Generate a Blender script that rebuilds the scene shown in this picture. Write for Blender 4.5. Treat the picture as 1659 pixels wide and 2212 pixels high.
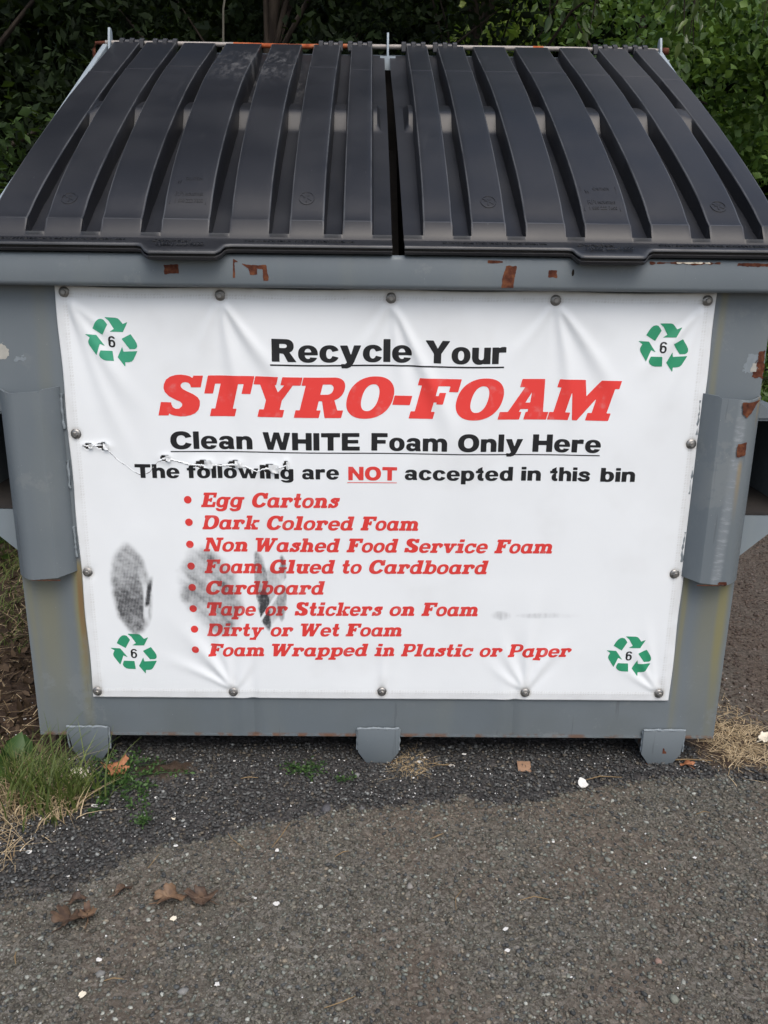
import bpy, bmesh, math, random
import numpy as np
from mathutils import Vector, Matrix
random.seed(7); rng=np.random.default_rng(11)
for o in list(bpy.data.objects): bpy.data.objects.remove(o)
S=bpy.context.scene; COL=S.collection
# ================================================================ camera, sky, sun, exposure
CAM=np.array([-.0115,-2.0722,1.3465]); P_,Y_,R_=.2915,.0099,.0116
_f=np.array([math.sin(Y_)*math.cos(P_),math.cos(Y_)*math.cos(P_),-math.sin(P_)])
_r=np.array([math.cos(Y_),-math.sin(Y_),0]); _u=np.cross(_r,_f)
_r,_u=_r*math.cos(R_)+_u*math.sin(R_),-_r*math.sin(R_)+_u*math.cos(R_)
cd=bpy.data.cameras.new('camera'); cam=bpy.data.objects.new('camera',cd); COL.objects.link(cam)
cam.matrix_world=Matrix(((_r[0],_u[0],-_f[0],CAM[0]),(_r[1],_u[1],-_f[1],CAM[1]),(_r[2],_u[2],-_f[2],CAM[2]),(0,0,0,1)))
cd.sensor_fit='VERTICAL'; cd.sensor_height=24; cd.lens=24*1863/2212; cd.clip_end=500; cd.clip_start=.02
S.camera=cam
SUN_EL,SUN_AZ=math.radians(56),math.radians(165)      # azimuth clockwise from +Y: high, behind the camera, a little to its right
w=bpy.data.worlds.new('World'); S.world=w; w.use_nodes=True; nt=w.node_tree
bg=nt.nodes['Background']; sky=nt.nodes.new('ShaderNodeTexSky'); sky.sky_type='NISHITA'; sky.sun_disc=False
sky.sun_elevation=SUN_EL; sky.sun_rotation=SUN_AZ; sky.air_density=1.0; sky.dust_density=4.0; sky.ozone_density=1.0
hs=nt.nodes.new('ShaderNodeHueSaturation'); hs.inputs['Saturation'].default_value=.95
nt.links.new(sky.outputs[0],hs.inputs['Color']); nt.links.new(hs.outputs[0],bg.inputs['Color']); bg.inputs['Strength'].default_value=.13
sd=bpy.data.lights.new('sun','SUN'); sun=bpy.data.objects.new('sun',sd); COL.objects.link(sun)
sd.energy=.9; sd.angle=math.radians(45); sd.color=(1,.985,.955)
_d=Vector((math.sin(SUN_AZ)*math.cos(SUN_EL),math.cos(SUN_AZ)*math.cos(SUN_EL),math.sin(SUN_EL)))
sun.rotation_euler=_d.to_track_quat('Z','Y').to_euler(); sun.location=_d*20
S.view_settings.view_transform='Standard'; S.view_settings.look='None'; S.view_settings.gamma=1; S.view_settings.use_curve_mapping=False
S.view_settings.exposure=0.50
S.cycles.max_bounces=6; S.cycles.diffuse_bounces=3; S.cycles.transparent_max_bounces=4
# ================================================================ helpers
def tag(o,label=None,cat=None,group=None,kind=None):
    if label: o['label']=label
    if cat: o['category']=cat
    if group: o['group']=group
    if kind: o['kind']=kind
    return o
def thing(name,label,cat,loc=(0,0,0),group=None):
    o=bpy.data.objects.new(name,None); COL.objects.link(o); o.location=loc; o.empty_display_size=.1
    return tag(o,label,cat,group)
def link(o,parent=None):
    COL.objects.link(o)
    if parent is not None:
        o.parent=parent; L=parent.location if parent.parent is None else Vector((0,0,0))   # parts sit at the world origin
        o.matrix_parent_inverse=Matrix.Translation(-L)
    return o
def mesh(name,V,F,mat,parent=None,smooth=None,attrs=None,org=None,mats=None):
    V=np.asarray(V,float).reshape(-1,3)
    if org is not None: V=V-np.array(org)
    me=bpy.data.meshes.new(name)
    if isinstance(F,np.ndarray):
        k=F.shape[1]; me.vertices.add(len(V)); me.vertices.foreach_set('co',V.astype(np.float32).ravel())
        me.loops.add(F.size); me.loops.foreach_set('vertex_index',F.astype(np.int32).ravel())
        me.polygons.add(len(F)); me.polygons.foreach_set('loop_start',np.arange(0,F.size,k,dtype=np.int32))
        me.update(calc_edges=True); me.validate()
    else:
        me.from_pydata(V.tolist(),[],[tuple(f) for f in F]); me.update()
    if attrs:
        for n,d in attrs.items():
            d=np.asarray(d,np.float32)
            if d.ndim==1: a=me.attributes.new(n,'FLOAT','POINT'); a.data.foreach_set('value',d)
            else:
                a=me.attributes.new(n,'FLOAT_COLOR','POINT')
                if d.shape[1]==3: d=np.hstack([d,np.ones((len(d),1),np.float32)])
                a.data.foreach_set('color',d.ravel())
    if smooth is not None:
        me.shade_smooth()
        if smooth<179: me.set_sharp_from_angle(angle=math.radians(smooth))
    me.materials.append(mat)
    o=bpy.data.objects.new(name,me)
    if org is not None: o.location=org
    if parent is not None and org is not None: o.location=org
    return link(o,parent)
class MB:
    def __init__(s): s.v=[];s.f=[]
    def add(s,v,f):
        n=len(s.v); s.v+=[tuple(p) for p in v]; s.f+=[tuple(i+n for i in q) for q in f]; return s
    def box(s,x0,x1,y0,y1,z0,z1):
        return s.add([(x0,y0,z0),(x1,y0,z0),(x1,y1,z0),(x0,y1,z0),(x0,y0,z1),(x1,y0,z1),(x1,y1,z1),(x0,y1,z1)],
            [(0,3,2,1),(4,5,6,7),(0,1,5,4),(1,2,6,5),(2,3,7,6),(3,0,4,7)])
    def prism(s,poly,axis,a,b):
        """closed 2-D outline pushed along an axis ('x','y','z') from a to b"""
        n=len(poly)
        def P(p,t): return (t,p[0],p[1]) if axis=='x' else ((p[0],t,p[1]) if axis=='y' else (p[0],p[1],t))
        s.add([P(p,a) for p in poly]+[P(p,b) for p in poly],[tuple(range(n))[::-1],tuple(range(n,2*n))]+[(i,(i+1)%n,n+(i+1)%n,n+i) for i in range(n)])
        return s
    def tube(s,path,rad,seg=8,cap=True):
        path=[Vector(p) for p in path]; n=len(path)
        if not hasattr(rad,'__len__'): rad=[rad]*n
        base=len(s.v); up=Vector((0,0,1)) 
        for i,p in enumerate(path):
            d=(path[min(i+1,n-1)]-path[max(i-1,0)]).normalized()
            a=d.cross(up if abs(d.z)<.95 else Vector((1,0,0))).normalized(); b=d.cross(a)
            for k in range(seg):
                t=2*math.pi*k/seg; s.v.append(tuple(p+(a*math.cos(t)+b*math.sin(t))*rad[i]))
        for i in range(n-1):
            for k in range(seg):
                s.f.append((base+i*seg+k,base+i*seg+(k+1)%seg,base+(i+1)*seg+(k+1)%seg,base+(i+1)*seg+k))
        if cap: s.f.append(tuple(base+k for k in range(seg))[::-1]); s.f.append(tuple(base+(n-1)*seg+k for k in range(seg)))
        return s
    def build(s,name,mat,parent=None,smooth=None,bevel=0,org=None,segs=2):
        o=mesh(name,s.v,s.f,mat,parent,None,org=org); me=o.data
        bm=bmesh.new(); bm.from_mesh(me); bmesh.ops.recalc_face_normals(bm,faces=bm.faces)
        if bevel: bmesh.ops.bevel(bm,geom=[e for e in bm.edges if e.is_manifold and e.calc_face_angle(0)>.5],offset=bevel,segments=segs,affect='EDGES',profile=.5)
        bm.to_mesh(me); bm.free()
        if smooth or bevel: me.shade_smooth(); me.set_sharp_from_angle(angle=math.radians(smooth or 50))
        return o
def _h(ix,iy,s):
    v=np.sin(ix*127.1+iy*311.7+s*74.7)*43758.5453
    return v-np.floor(v)
def vn(x,y,f=1,s=0):
    x=np.asarray(x,float)*f; y=np.asarray(y,float)*f; ix=np.floor(x);iy=np.floor(y); u=x-ix;v=y-iy
    u=u*u*(3-2*u);v=v*v*(3-2*v)
    return (_h(ix,iy,s)*(1-u)+_h(ix+1,iy,s)*u)*(1-v)+(_h(ix,iy+1,s)*(1-u)+_h(ix+1,iy+1,s)*u)*v
def fbm(x,y,f=1,s=0,o=4):
    r=0;a=.5
    for k in range(o): r=r+a*vn(x,y,f*2**k,s+k*3.1); a*=.5
    return r
def sst(a,b,x):
    t=np.clip((x-a)/(b-a),0,1); return t*t*(3-2*t)
# ================================================================ materials
class NT:
    def __init__(s,name):
        s.m=bpy.data.materials.new(name); s.m.use_nodes=True; s.t=s.m.node_tree; s.b=s.t.nodes['Principled BSDF']; s.out=s.t.nodes['Material Output']
    def n(s,ty,**k):
        d=s.t.nodes.new(ty)
        for a,v in k.items():
            if a in d.inputs.keys(): s.set(d.inputs[a],v)
            else: setattr(d,a,v)
        return d
    def set(s,i,v):
        if hasattr(v,'is_output') or isinstance(v,bpy.types.NodeSocket): s.t.links.new(v,i)
        else:
            if isinstance(v,(tuple,list)) and len(v)==3 and i.type=='RGBA': v=(*v,1)
            i.default_value=v
    def math(s,op,a,b=0,c=0,cl=False):
        d=s.t.nodes.new('ShaderNodeMath'); d.operation=op; d.use_clamp=cl
        for i,v in enumerate((a,b,c)): s.set(d.inputs[i],v)
        return d.outputs[0]
    def co(s,scale=(1,1,1),kind='Object'):
        c=s.n('ShaderNodeTexCoord').outputs[kind]
        if scale==(1,1,1): return c
        m=s.n('ShaderNodeMapping'); s.set(m.inputs['Vector'],c); m.inputs['Scale'].default_value=scale; return m.outputs[0]
    def noise(s,sc,det=4,vec=None,rough=.55,col=False):
        d=s.n('ShaderNodeTexNoise'); d.inputs['Scale'].default_value=sc; d.inputs['Detail'].default_value=det; d.inputs['Roughness'].default_value=rough
        s.set(d.inputs['Vector'],vec if vec is not None else s.co()); return d.outputs['Color' if col else 'Fac']
    def vor(s,sc,out='Color',feat='F1',vec=None):
        d=s.n('ShaderNodeTexVoronoi'); d.feature=feat; d.inputs['Scale'].default_value=sc; s.set(d.inputs['Vector'],vec if vec is not None else s.co()); return d.outputs[out]
    def ramp(s,f,stops,interp='LINEAR'):
        d=s.n('ShaderNodeValToRGB'); d.color_ramp.interpolation=interp; e=d.color_ramp.elements
        while len(e)<len(stops): e.new(.5)
        for q,(p,c) in zip(e,stops):
            q.position=p; q.color=(c,c,c,1) if not hasattr(c,'__len__') else (*c,1)
        s.set(d.inputs[0],f); return d.outputs[0]
    def mix(s,f,a,b,mode='MIX'):
        d=s.n('ShaderNodeMix'); d.data_type='RGBA'; d.blend_type=mode
        s.set(d.inputs[0],f); s.set(d.inputs[6],a); s.set(d.inputs[7],b); return d.outputs[2]
    def attr(s,n,out='Fac'):
        d=s.n('ShaderNodeAttribute'); d.attribute_name=n; return d.outputs[out]
    def sep(s,v):
        d=s.n('ShaderNodeSeparateXYZ'); s.set(d.inputs[0],v); return d.outputs
    def maprange(s,v,a,b,c=0,d_=1):
        d=s.n('ShaderNodeMapRange'); d.interpolation_type='SMOOTHSTEP'; s.set(d.inputs[0],v)
        for i,q in zip((1,2,3,4),(a,b,c,d_)): d.inputs[i].default_value=q
        return d.outputs[0]
    def bump(s,h,st=.3,dist=.002):
        d=s.n('ShaderNodeBump'); d.inputs['Strength'].default_value=st; d.inputs['Distance'].default_value=dist; s.set(d.inputs['Height'],h)
        s.set(s.b.inputs['Normal'],d.outputs[0]); return d
    def done(s,col,rough=.5,metal=0,spec=.5):
        s.set(s.b.inputs['Base Color'],col); s.set(s.b.inputs['Roughness'],rough); s.b.inputs['Metallic'].default_value=metal; s.b.inputs['Specular IOR Level'].default_value=spec
        return s.m
def hsvish(c,k): return tuple(min(1,x*k) for x in c)
def paint_mat(name,stains=False,tone=1.0,guard=False):
    t=NT(name); xyz=t.sep(t.co()); c=t.n('ShaderNodeTexCoord').outputs['Object']
    tone*=.88; base=hsvish((.150,.180,.200),tone)
    n1=t.noise(2.2,3); n2=t.noise(60,3); n3=t.noise(9,5,vec=t.co((1,1,.16)))
    col=t.mix(t.maprange(n1,.35,.7),base,hsvish((.178,.208,.226),tone))
    col=t.mix(t.math('MULTIPLY',t.maprange(n3,.5,.75),.35),col,hsvish((.20,.225,.215),tone))
    if stains:
        x,z=xyz[0],xyz[2]; wob=t.math('MULTIPLY',t.math('SUBTRACT',t.noise(5,2,vec=t.co((1,1,.5))),.5),.03)
        xw=t.math('ADD',x,wob)
        def band(c,w,z1=.62,z0=0,k=1):
            b=t.maprange(t.math('ABSOLUTE',t.math('SUBTRACT',xw,c)),w,w*.1)
            zz=t.maprange(z,z1,z1-.03) if z1<1 else 1.0
            fade=t.maprange(z,z0-.05,z0+.35,.25,1)
            return t.math('MULTIPLY',t.math('MULTIPLY',t.math('MULTIPLY',b,zz),fade),k)
        st=0
        for a in ((-.775,.022,.60,.1,1.0),(-.86,.06,.60,.1,.55),(-.905,.016,.6,.1,.4),(.79,.012,.60,.1,.8),(.895,.022,.60,.1,1.0),(.86,.05,.6,.15,.5),(.80,.014,2,.6,.5),(-.80,.03,2,.6,.15)):
            st=t.math('ADD',st,band(*a))
        st=t.math('MULTIPLY',t.math('MINIMUM',st,1.0),t.maprange(n3,.1,.55,.55,1))
        col=t.mix(t.math('MULTIPLY',st,.95),col,(.21,.20,.105))
        rb=t.math('MULTIPLY',t.math('MULTIPLY',t.maprange(t.math('ABSOLUTE',t.math('SUBTRACT',xw,-.772)),.011,.003),t.maprange(z,.62,.5)),t.maprange(z,.2,.5))
        col=t.mix(t.math('MULTIPLY',rb,.8),col,(.20,.115,.05))
        # rust along the bottom seam
        e=t.math('MULTIPLY',t.maprange(z,.101,.092),t.maprange(t.noise(26,4),.46,.6))
        col=t.mix(t.math('MULTIPLY',e,.8),col,(.16,.07,.03))
        dirt=t.math('MULTIPLY',t.maprange(z,.34,.1),t.maprange(t.noise(5,4),.35,.75))
        col=t.mix(t.math('MULTIPLY',dirt,.35),col,(.11,.125,.12))
    if guard:
        x,z=xyz[0],xyz[2]; ctr=t.math('ADD',.826,t.math('MULTIPLY',z,.033))
        bd=t.maprange(t.math('ABSOLUTE',t.math('SUBTRACT',x,ctr)),.017,.004); sc=t.maprange(t.noise(55,6,vec=t.co((.5,1,2.2)),rough=.75),.50,.62)
        col=t.mix(t.math('MULTIPLY',t.math('MULTIPLY',bd,sc),.5),col,(.32,.35,.37))
        col=t.mix(t.math('MULTIPLY',bd,.22),col,(.36,.39,.41))
        rs=t.math('MULTIPLY',t.math('MULTIPLY',t.maprange(t.math('ABSOLUTE',t.math('SUBTRACT',x,.868)),.009,.001),t.maprange(z,.885,.86)),t.maprange(z,.70,.86))
        rs=t.math('ADD',rs,t.math('MULTIPLY',t.math('MULTIPLY',t.maprange(t.math('ABSOLUTE',t.math('SUBTRACT',x,.905)),.008,.001),t.maprange(z,1.03,1.02)),t.maprange(z,.93,1.02)))
        col=t.mix(t.math('MULTIPLY',rs,.55),col,(.30,.22,.10))
    wear=t.math('MULTIPLY',t.maprange(t.noise(7,7,rough=.75),.56,.62),t.maprange(t.noise(2.5,2),.45,.6)); col=t.mix(t.math('MULTIPLY',wear,.55),col,hsvish((.22,.245,.25),tone))
    scr=t.maprange(t.noise(16,3,vec=t.co((2.2,1,.12)),rough=.8),.66,.70); col=t.mix(t.math('MULTIPLY',scr,.55),col,hsvish((.11,.125,.135),tone))
    sp=t.maprange(t.vor(130,'Distance'),.10,.06)
    sp=t.math('MULTIPLY',sp,t.maprange(t.noise(35,2),.60,.66))
    col=t.mix(t.math('MULTIPLY',sp,.7),col,(.5,.5,.48))
    t.bump(t.math('ADD',t.noise(180,2),t.math('MULTIPLY',n1,2)),.12,.001)
    return t.done(col,t.maprange(n2,.3,.7,.42,.58),0,.4)
M={}
M['paint_guard']=paint_mat('grey_paint_scraped',guard=True)
M['paint']=paint_mat('grey_paint',True); M['paint_plain']=paint_mat('grey_paint_plain'); M['paint_mid']=paint_mat('faded_grey_paint',False,1.45); M['paint_skylit']=paint_mat('skylit_grey_paint',False,2.1)  # last one: sky light on rails and brackets put into the colour
t=NT('weld_bead'); M['weld']=t.done(t.mix(t.noise(80),(.15,.18,.20),(.27,.31,.335)),.5)
t=NT('rust'); n=t.noise(70,5); t.bump(n,.6,.001); M['rust']=t.done(t.ramp(n,[(.3,(.045,.014,.009)),(.5,(.095,.032,.018)),(.7,(.17,.065,.03))]),.85,0,.2)
t=NT('bright_rust'); n=t.noise(40,5); t.bump(n,.4,.001); M['rust_rod']=t.done(t.ramp(n,[(.3,(.22,.05,.02)),(.5,(.40,.10,.035)),(.75,(.34,.2,.12))]),.8,0,.2)
t=NT('primer_chip'); M['primer']=t.done(t.mix(t.noise(60),(.48,.47,.42),(.30,.30,.27)),.7)
t=NT('dull_steel'); M['steel']=t.done(t.mix(t.noise(120,4),(.20,.20,.195),(.40,.39,.37)),t.maprange(t.noise(50),.3,.7,.34,.55),.85)
t=NT('dark_steel'); M['dsteel']=t.done(t.mix(t.noise(120,4),(.10,.095,.09),(.2,.19,.18)),.5,.8)
t=NT('zinc_rod'); M['zinc']=t.done(t.mix(t.noise(60,4,vec=t.co((1,5,5))),(.42,.40,.37),(.22,.19,.17)),.6,.2)
def lid_mat():
    t=NT('black_lid_plastic'); xyz=t.sep(t.co()); n=t.noise(3.2,5); g=t.noise(420,2)
    col=t.mix(t.maprange(n,.35,.7),(.0115,.0125,.0155),(.018,.019,.022))
    # dusty rubbed patch high on the left lid
    dx=t.math('ABSOLUTE',t.math('SUBTRACT',xyz[0],-.38)); dy=t.math('ABSOLUTE',t.math('SUBTRACT',xyz[1],.86))
    m=t.math('MULTIPLY',t.maprange(dx,.2,.05),t.maprange(dy,.24,.04))
    m=t.math('MULTIPLY',m,t.maprange(t.noise(26,6,vec=t.co((1.6,.45,.45)),rough=.7),.44,.66))
    m=t.math('ADD',m,t.math('MULTIPLY',t.maprange(t.noise(7,6,vec=t.co((2.4,.6,.6)),rough=.7),.56,.76),.16))
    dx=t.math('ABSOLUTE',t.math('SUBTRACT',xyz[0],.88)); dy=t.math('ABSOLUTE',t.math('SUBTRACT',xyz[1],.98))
    m=t.math('ADD',m,t.math('MULTIPLY',t.math('MULTIPLY',t.maprange(dx,.42,.03),t.maprange(dy,1.0,.05)),.36))  # sky sheen on the right lid's outer ribs, painted as lighter colour
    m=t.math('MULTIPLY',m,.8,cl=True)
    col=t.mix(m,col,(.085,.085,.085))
    sp=t.math('MULTIPLY',t.maprange(t.vor(70,'Distance'),.09,.05),t.maprange(t.noise(18,2),.62,.68))
    col=t.mix(t.math('MULTIPLY',sp,.5),col,(.25,.25,.25))
    t.bump(t.math('ADD',t.math('MULTIPLY',g,1.0),t.math('MULTIPLY',t.noise(30,3),1.2)),.16,.001)
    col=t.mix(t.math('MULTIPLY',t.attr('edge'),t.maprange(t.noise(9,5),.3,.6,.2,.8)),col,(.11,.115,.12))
    return t.done(col,t.math('ADD',t.maprange(n,.3,.7,.38,.48),t.math('MULTIPLY',m,.3)),0,.5)
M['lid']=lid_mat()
t=NT('hinge_plastic'); M['hinge']=t.done((.03,.031,.036),.38)
def vinyl(name,col,top=False,rough=.42):
    """banner vinyl or its ink; tyre-rubber scuffs lie over both"""
    t=NT(name); xyz=t.sep(t.co()); x,z=xyz[0],xyz[2]
    if top:
        c=t.mix(t.maprange(t.noise(3,4),.35,.7),col,hsvish(col,.955))
        c=t.mix(t.math('MULTIPLY',t.attr('grime_tone'),t.maprange(t.noise(22,5),.25,.7,.4,1)),c,(.36,.34,.30))
    else: c=t.mix(t.maprange(t.noise(40,4),.55,.8,0,.22),col,(.6,.5,.5) if col[0]>.3 else hsvish(col,1.8))
    wx=t.math('SINE',t.math('MULTIPLY',x,2*math.pi/.0038)); wz=t.math('SINE',t.math('MULTIPLY',z,2*math.pi/.0038))
    weave=t.math('MULTIPLY',t.math('ADD',t.math('ADD',wx,wz),2),.25)
    s=t.attr('scuff'); sn=t.math('MULTIPLY',s,t.maprange(t.noise(90,4),.25,.75,.75,1.2))
    d=t.math('MULTIPLY',t.math('POWER',sn,.85),t.math('SUBTRACT',1.65,t.math('MULTIPLY',weave,.8)))
    c=t.mix(t.math('MULTIPLY',d,.9,cl=True),c,(.035,.036,.04))
    t.bump(t.math('ADD',t.math('MULTIPLY',weave,.5),t.noise(90,3,vec=t.co((.3,1,1)))),.10,.001)
    return t.done(c,rough,0,.35)
M['vinyl']=vinyl('white_vinyl',(.825,.865,.885),True)
M['ink_black']=vinyl('black_ink',(.014,.015,.017)); M['ink_red']=vinyl('red_ink',(.78,.058,.05)); M['ink_red_dull']=vinyl('dull_red_ink',(.70,.052,.046)); M['ink_green']=vinyl('green_ink',(.032,.29,.15))
M['ink_green_light']=vinyl('faded_green_ink',(.05,.34,.20))
def leaf_mat(name,a,b,trans=.35,rough=.5,spec=.4):
    t=NT(name); col=t.mix(t.attr('rnd'),a,b); t.done(col,rough,0,spec)
    tr=t.n('ShaderNodeBsdfTranslucent'); t.set(tr.inputs['Color'],t.mix(.5,col,(.12,.2,.02)))
    m=t.n('ShaderNodeMixShader'); m.inputs[0].default_value=trans; t.t.links.new(t.b.outputs[0],m.inputs[1]); t.t.links.new(tr.outputs[0],m.inputs[2]); t.t.links.new(m.outputs[0],t.out.inputs[0])
    return t.m
M['leaf_dark']=leaf_mat('dark_leaf',(.014,.028,.008),(.05,.09,.02),.2,.6,.2)
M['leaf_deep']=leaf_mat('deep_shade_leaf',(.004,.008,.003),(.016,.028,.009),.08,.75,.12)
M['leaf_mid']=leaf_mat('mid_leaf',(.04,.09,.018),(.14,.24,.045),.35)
M['leaf_pear']=leaf_mat('glossy_leaf',(.045,.085,.022),(.14,.20,.055),.35,.33,.6)
M['leaf_lime']=leaf_mat('lime_leaf',(.12,.20,.03),(.32,.42,.08),.45)
M['grass']=leaf_mat('grass_blade',(.05,.085,.02),(.20,.25,.07),.35)
M['weed']=leaf_mat('weed_leaf',(.03,.075,.02),(.10,.19,.05),.3)
M['straw']=leaf_mat('dry_straw',(.24,.17,.09),(.62,.50,.32),.04,.7,.2)
M['litter']=leaf_mat('dead_leaf_litter',(.035,.024,.016),(.13,.09,.058),.03,.8,.2)
def bark(name,a,b):
    t=NT(name); n=t.noise(14,6,vec=t.co((1,1,.25))); t.bump(n,.8,.01); return t.done(t.mix(t.maprange(n,.3,.7),a,b),.9,0,.2)
M['bark']=bark('dark_bark',(.012,.009,.007),(.045,.036,.028)); M['twig']=bark('pale_twig',(.08,.075,.06),(.17,.16,.13))
t=NT('foam_white'); n=t.noise(220,3); t.bump(t.vor(260,'Distance'),.3,.001); M['foam']=t.done(t.mix(n,(.60,.60,.57),(.72,.72,.69)),.7)
t=NT('cream_scrap'); M['cream']=t.done(t.mix(t.noise(90),(.66,.60,.46),(.75,.70,.58)),.7)
t=NT('stone_pieces'); n=t.noise(300,3); M['stones']=t.done(t.mix(t.maprange(n,.3,.7,0,.45),t.attr('tint','Color'),t.mix(1.0,t.attr('tint','Color'),(.55,.55,.55),'MULTIPLY')),t.maprange(n,.3,.7,.5,.75),0,.4)
def brown_leaf(name,a,b):
    t=NT(name); n=t.noise(45,5); t.bump(t.noise(90,4),.5,.002); return t.done(t.mix(t.maprange(n,.3,.7),a,b),.6,0,.4)
M['oleaf']=brown_leaf('orange_leaf',(.27,.105,.045),(.44,.20,.10)); M['bleaf']=brown_leaf('brown_leaf',(.075,.042,.026),(.20,.125,.07)); M['bleaf2']=brown_leaf('dark_brown_leaf',(.045,.027,.018),(.12,.075,.045))
t=NT('tile_brown'); t=NT('black_shade_grime'); M['shade_grime']=t.done(t.mix(t.noise(30,4),(.012,.012,.013),(.04,.033,.028)),.8)  # near-black: shade of interior, pocket and tears put into the colour, with grime
t=NT('tile_brown'); M['tile']=t.done(t.mix(t.noise(150,4),(.25,.145,.085),(.36,.225,.14)),.8)
def gB(x0,y0,x1,y1): return lambda x,y: np.maximum(np.maximum(x0-x,x-x1),np.maximum(y0-y,y-y1))
def gE(cx,cy,rx,ry,n=2.25): return lambda x,y: ((np.abs((x-cx)/rx)**n+np.abs((y-cy)/ry)**n)**(1/n)-1)*min(rx,ry)
def gP(*p):
    P=np.array(p,float)
    def f(x,y):
        d=np.full(x.shape,9.); s=np.ones(x.shape)
        for i in range(len(P)):
            a=P[i-1]; b=P[i]; ex,ey=b-a; wx=x-a[0]; wy=y-a[1]
            t=np.clip((wx*ex+wy*ey)/(ex*ex+ey*ey+1e-12),0,1)
            d=np.minimum(d,(wx-ex*t)**2+(wy-ey*t)**2)
            c1=y>=a[1]; c2=y<b[1]; c3=ex*wy>ey*wx
            s=np.where((c1&c2&c3)|(~c1&~c2&~c3),-s,s)
        return s*np.sqrt(d)
    return f
def gU(*s):
    def f(x,y):
        r=s[0](x,y)
        for k in s[1:]: r=np.minimum(r,k(x,y))
        return r
    return f
def gI(a,b): return lambda x,y: np.maximum(a(x,y),b(x,y))
def gD(a,*b): return lambda x,y: np.maximum(a(x,y),-gU(*b)(x,y))
def gN(pts,w,h):
    """spline path drawn with an elliptical pen (w wide, h high)"""
    p=np.array(pts,float); q=np.vstack([2*p[0]-p[1],p,2*p[-1]-p[-2]]); o=[]
    for i in range(1,len(q)-2):
        for t in np.linspace(0,1,9)[:-1]:
            a,b,c,d=q[i-1:i+3]
            o.append(.5*((2*b)+(c-a)*t+(2*a-5*b+4*c-d)*t*t+(-a+3*b-3*c+d)*t**3))
    o.append(p[-1]); o=np.array(o)/np.array([w/2,h/2])
    def f(x,y):
        X=x/(w/2); Y=y/(h/2); d=np.full(x.shape,99.)
        for a,b in zip(o[:-1],o[1:]):
            ex,ey=b-a; t=np.clip(((X-a[0])*ex+(Y-a[1])*ey)/(ex*ex+ey*ey+1e-12),0,1)
            d=np.minimum(d,(X-a[0]-ex*t)**2+(Y-a[1]-ey*t)**2)
        return (np.sqrt(d)-1)*min(w,h)/2
    return f
def T(s,dx,dy=0): return lambda x,y: s(x-dx,y-dy)
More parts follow.
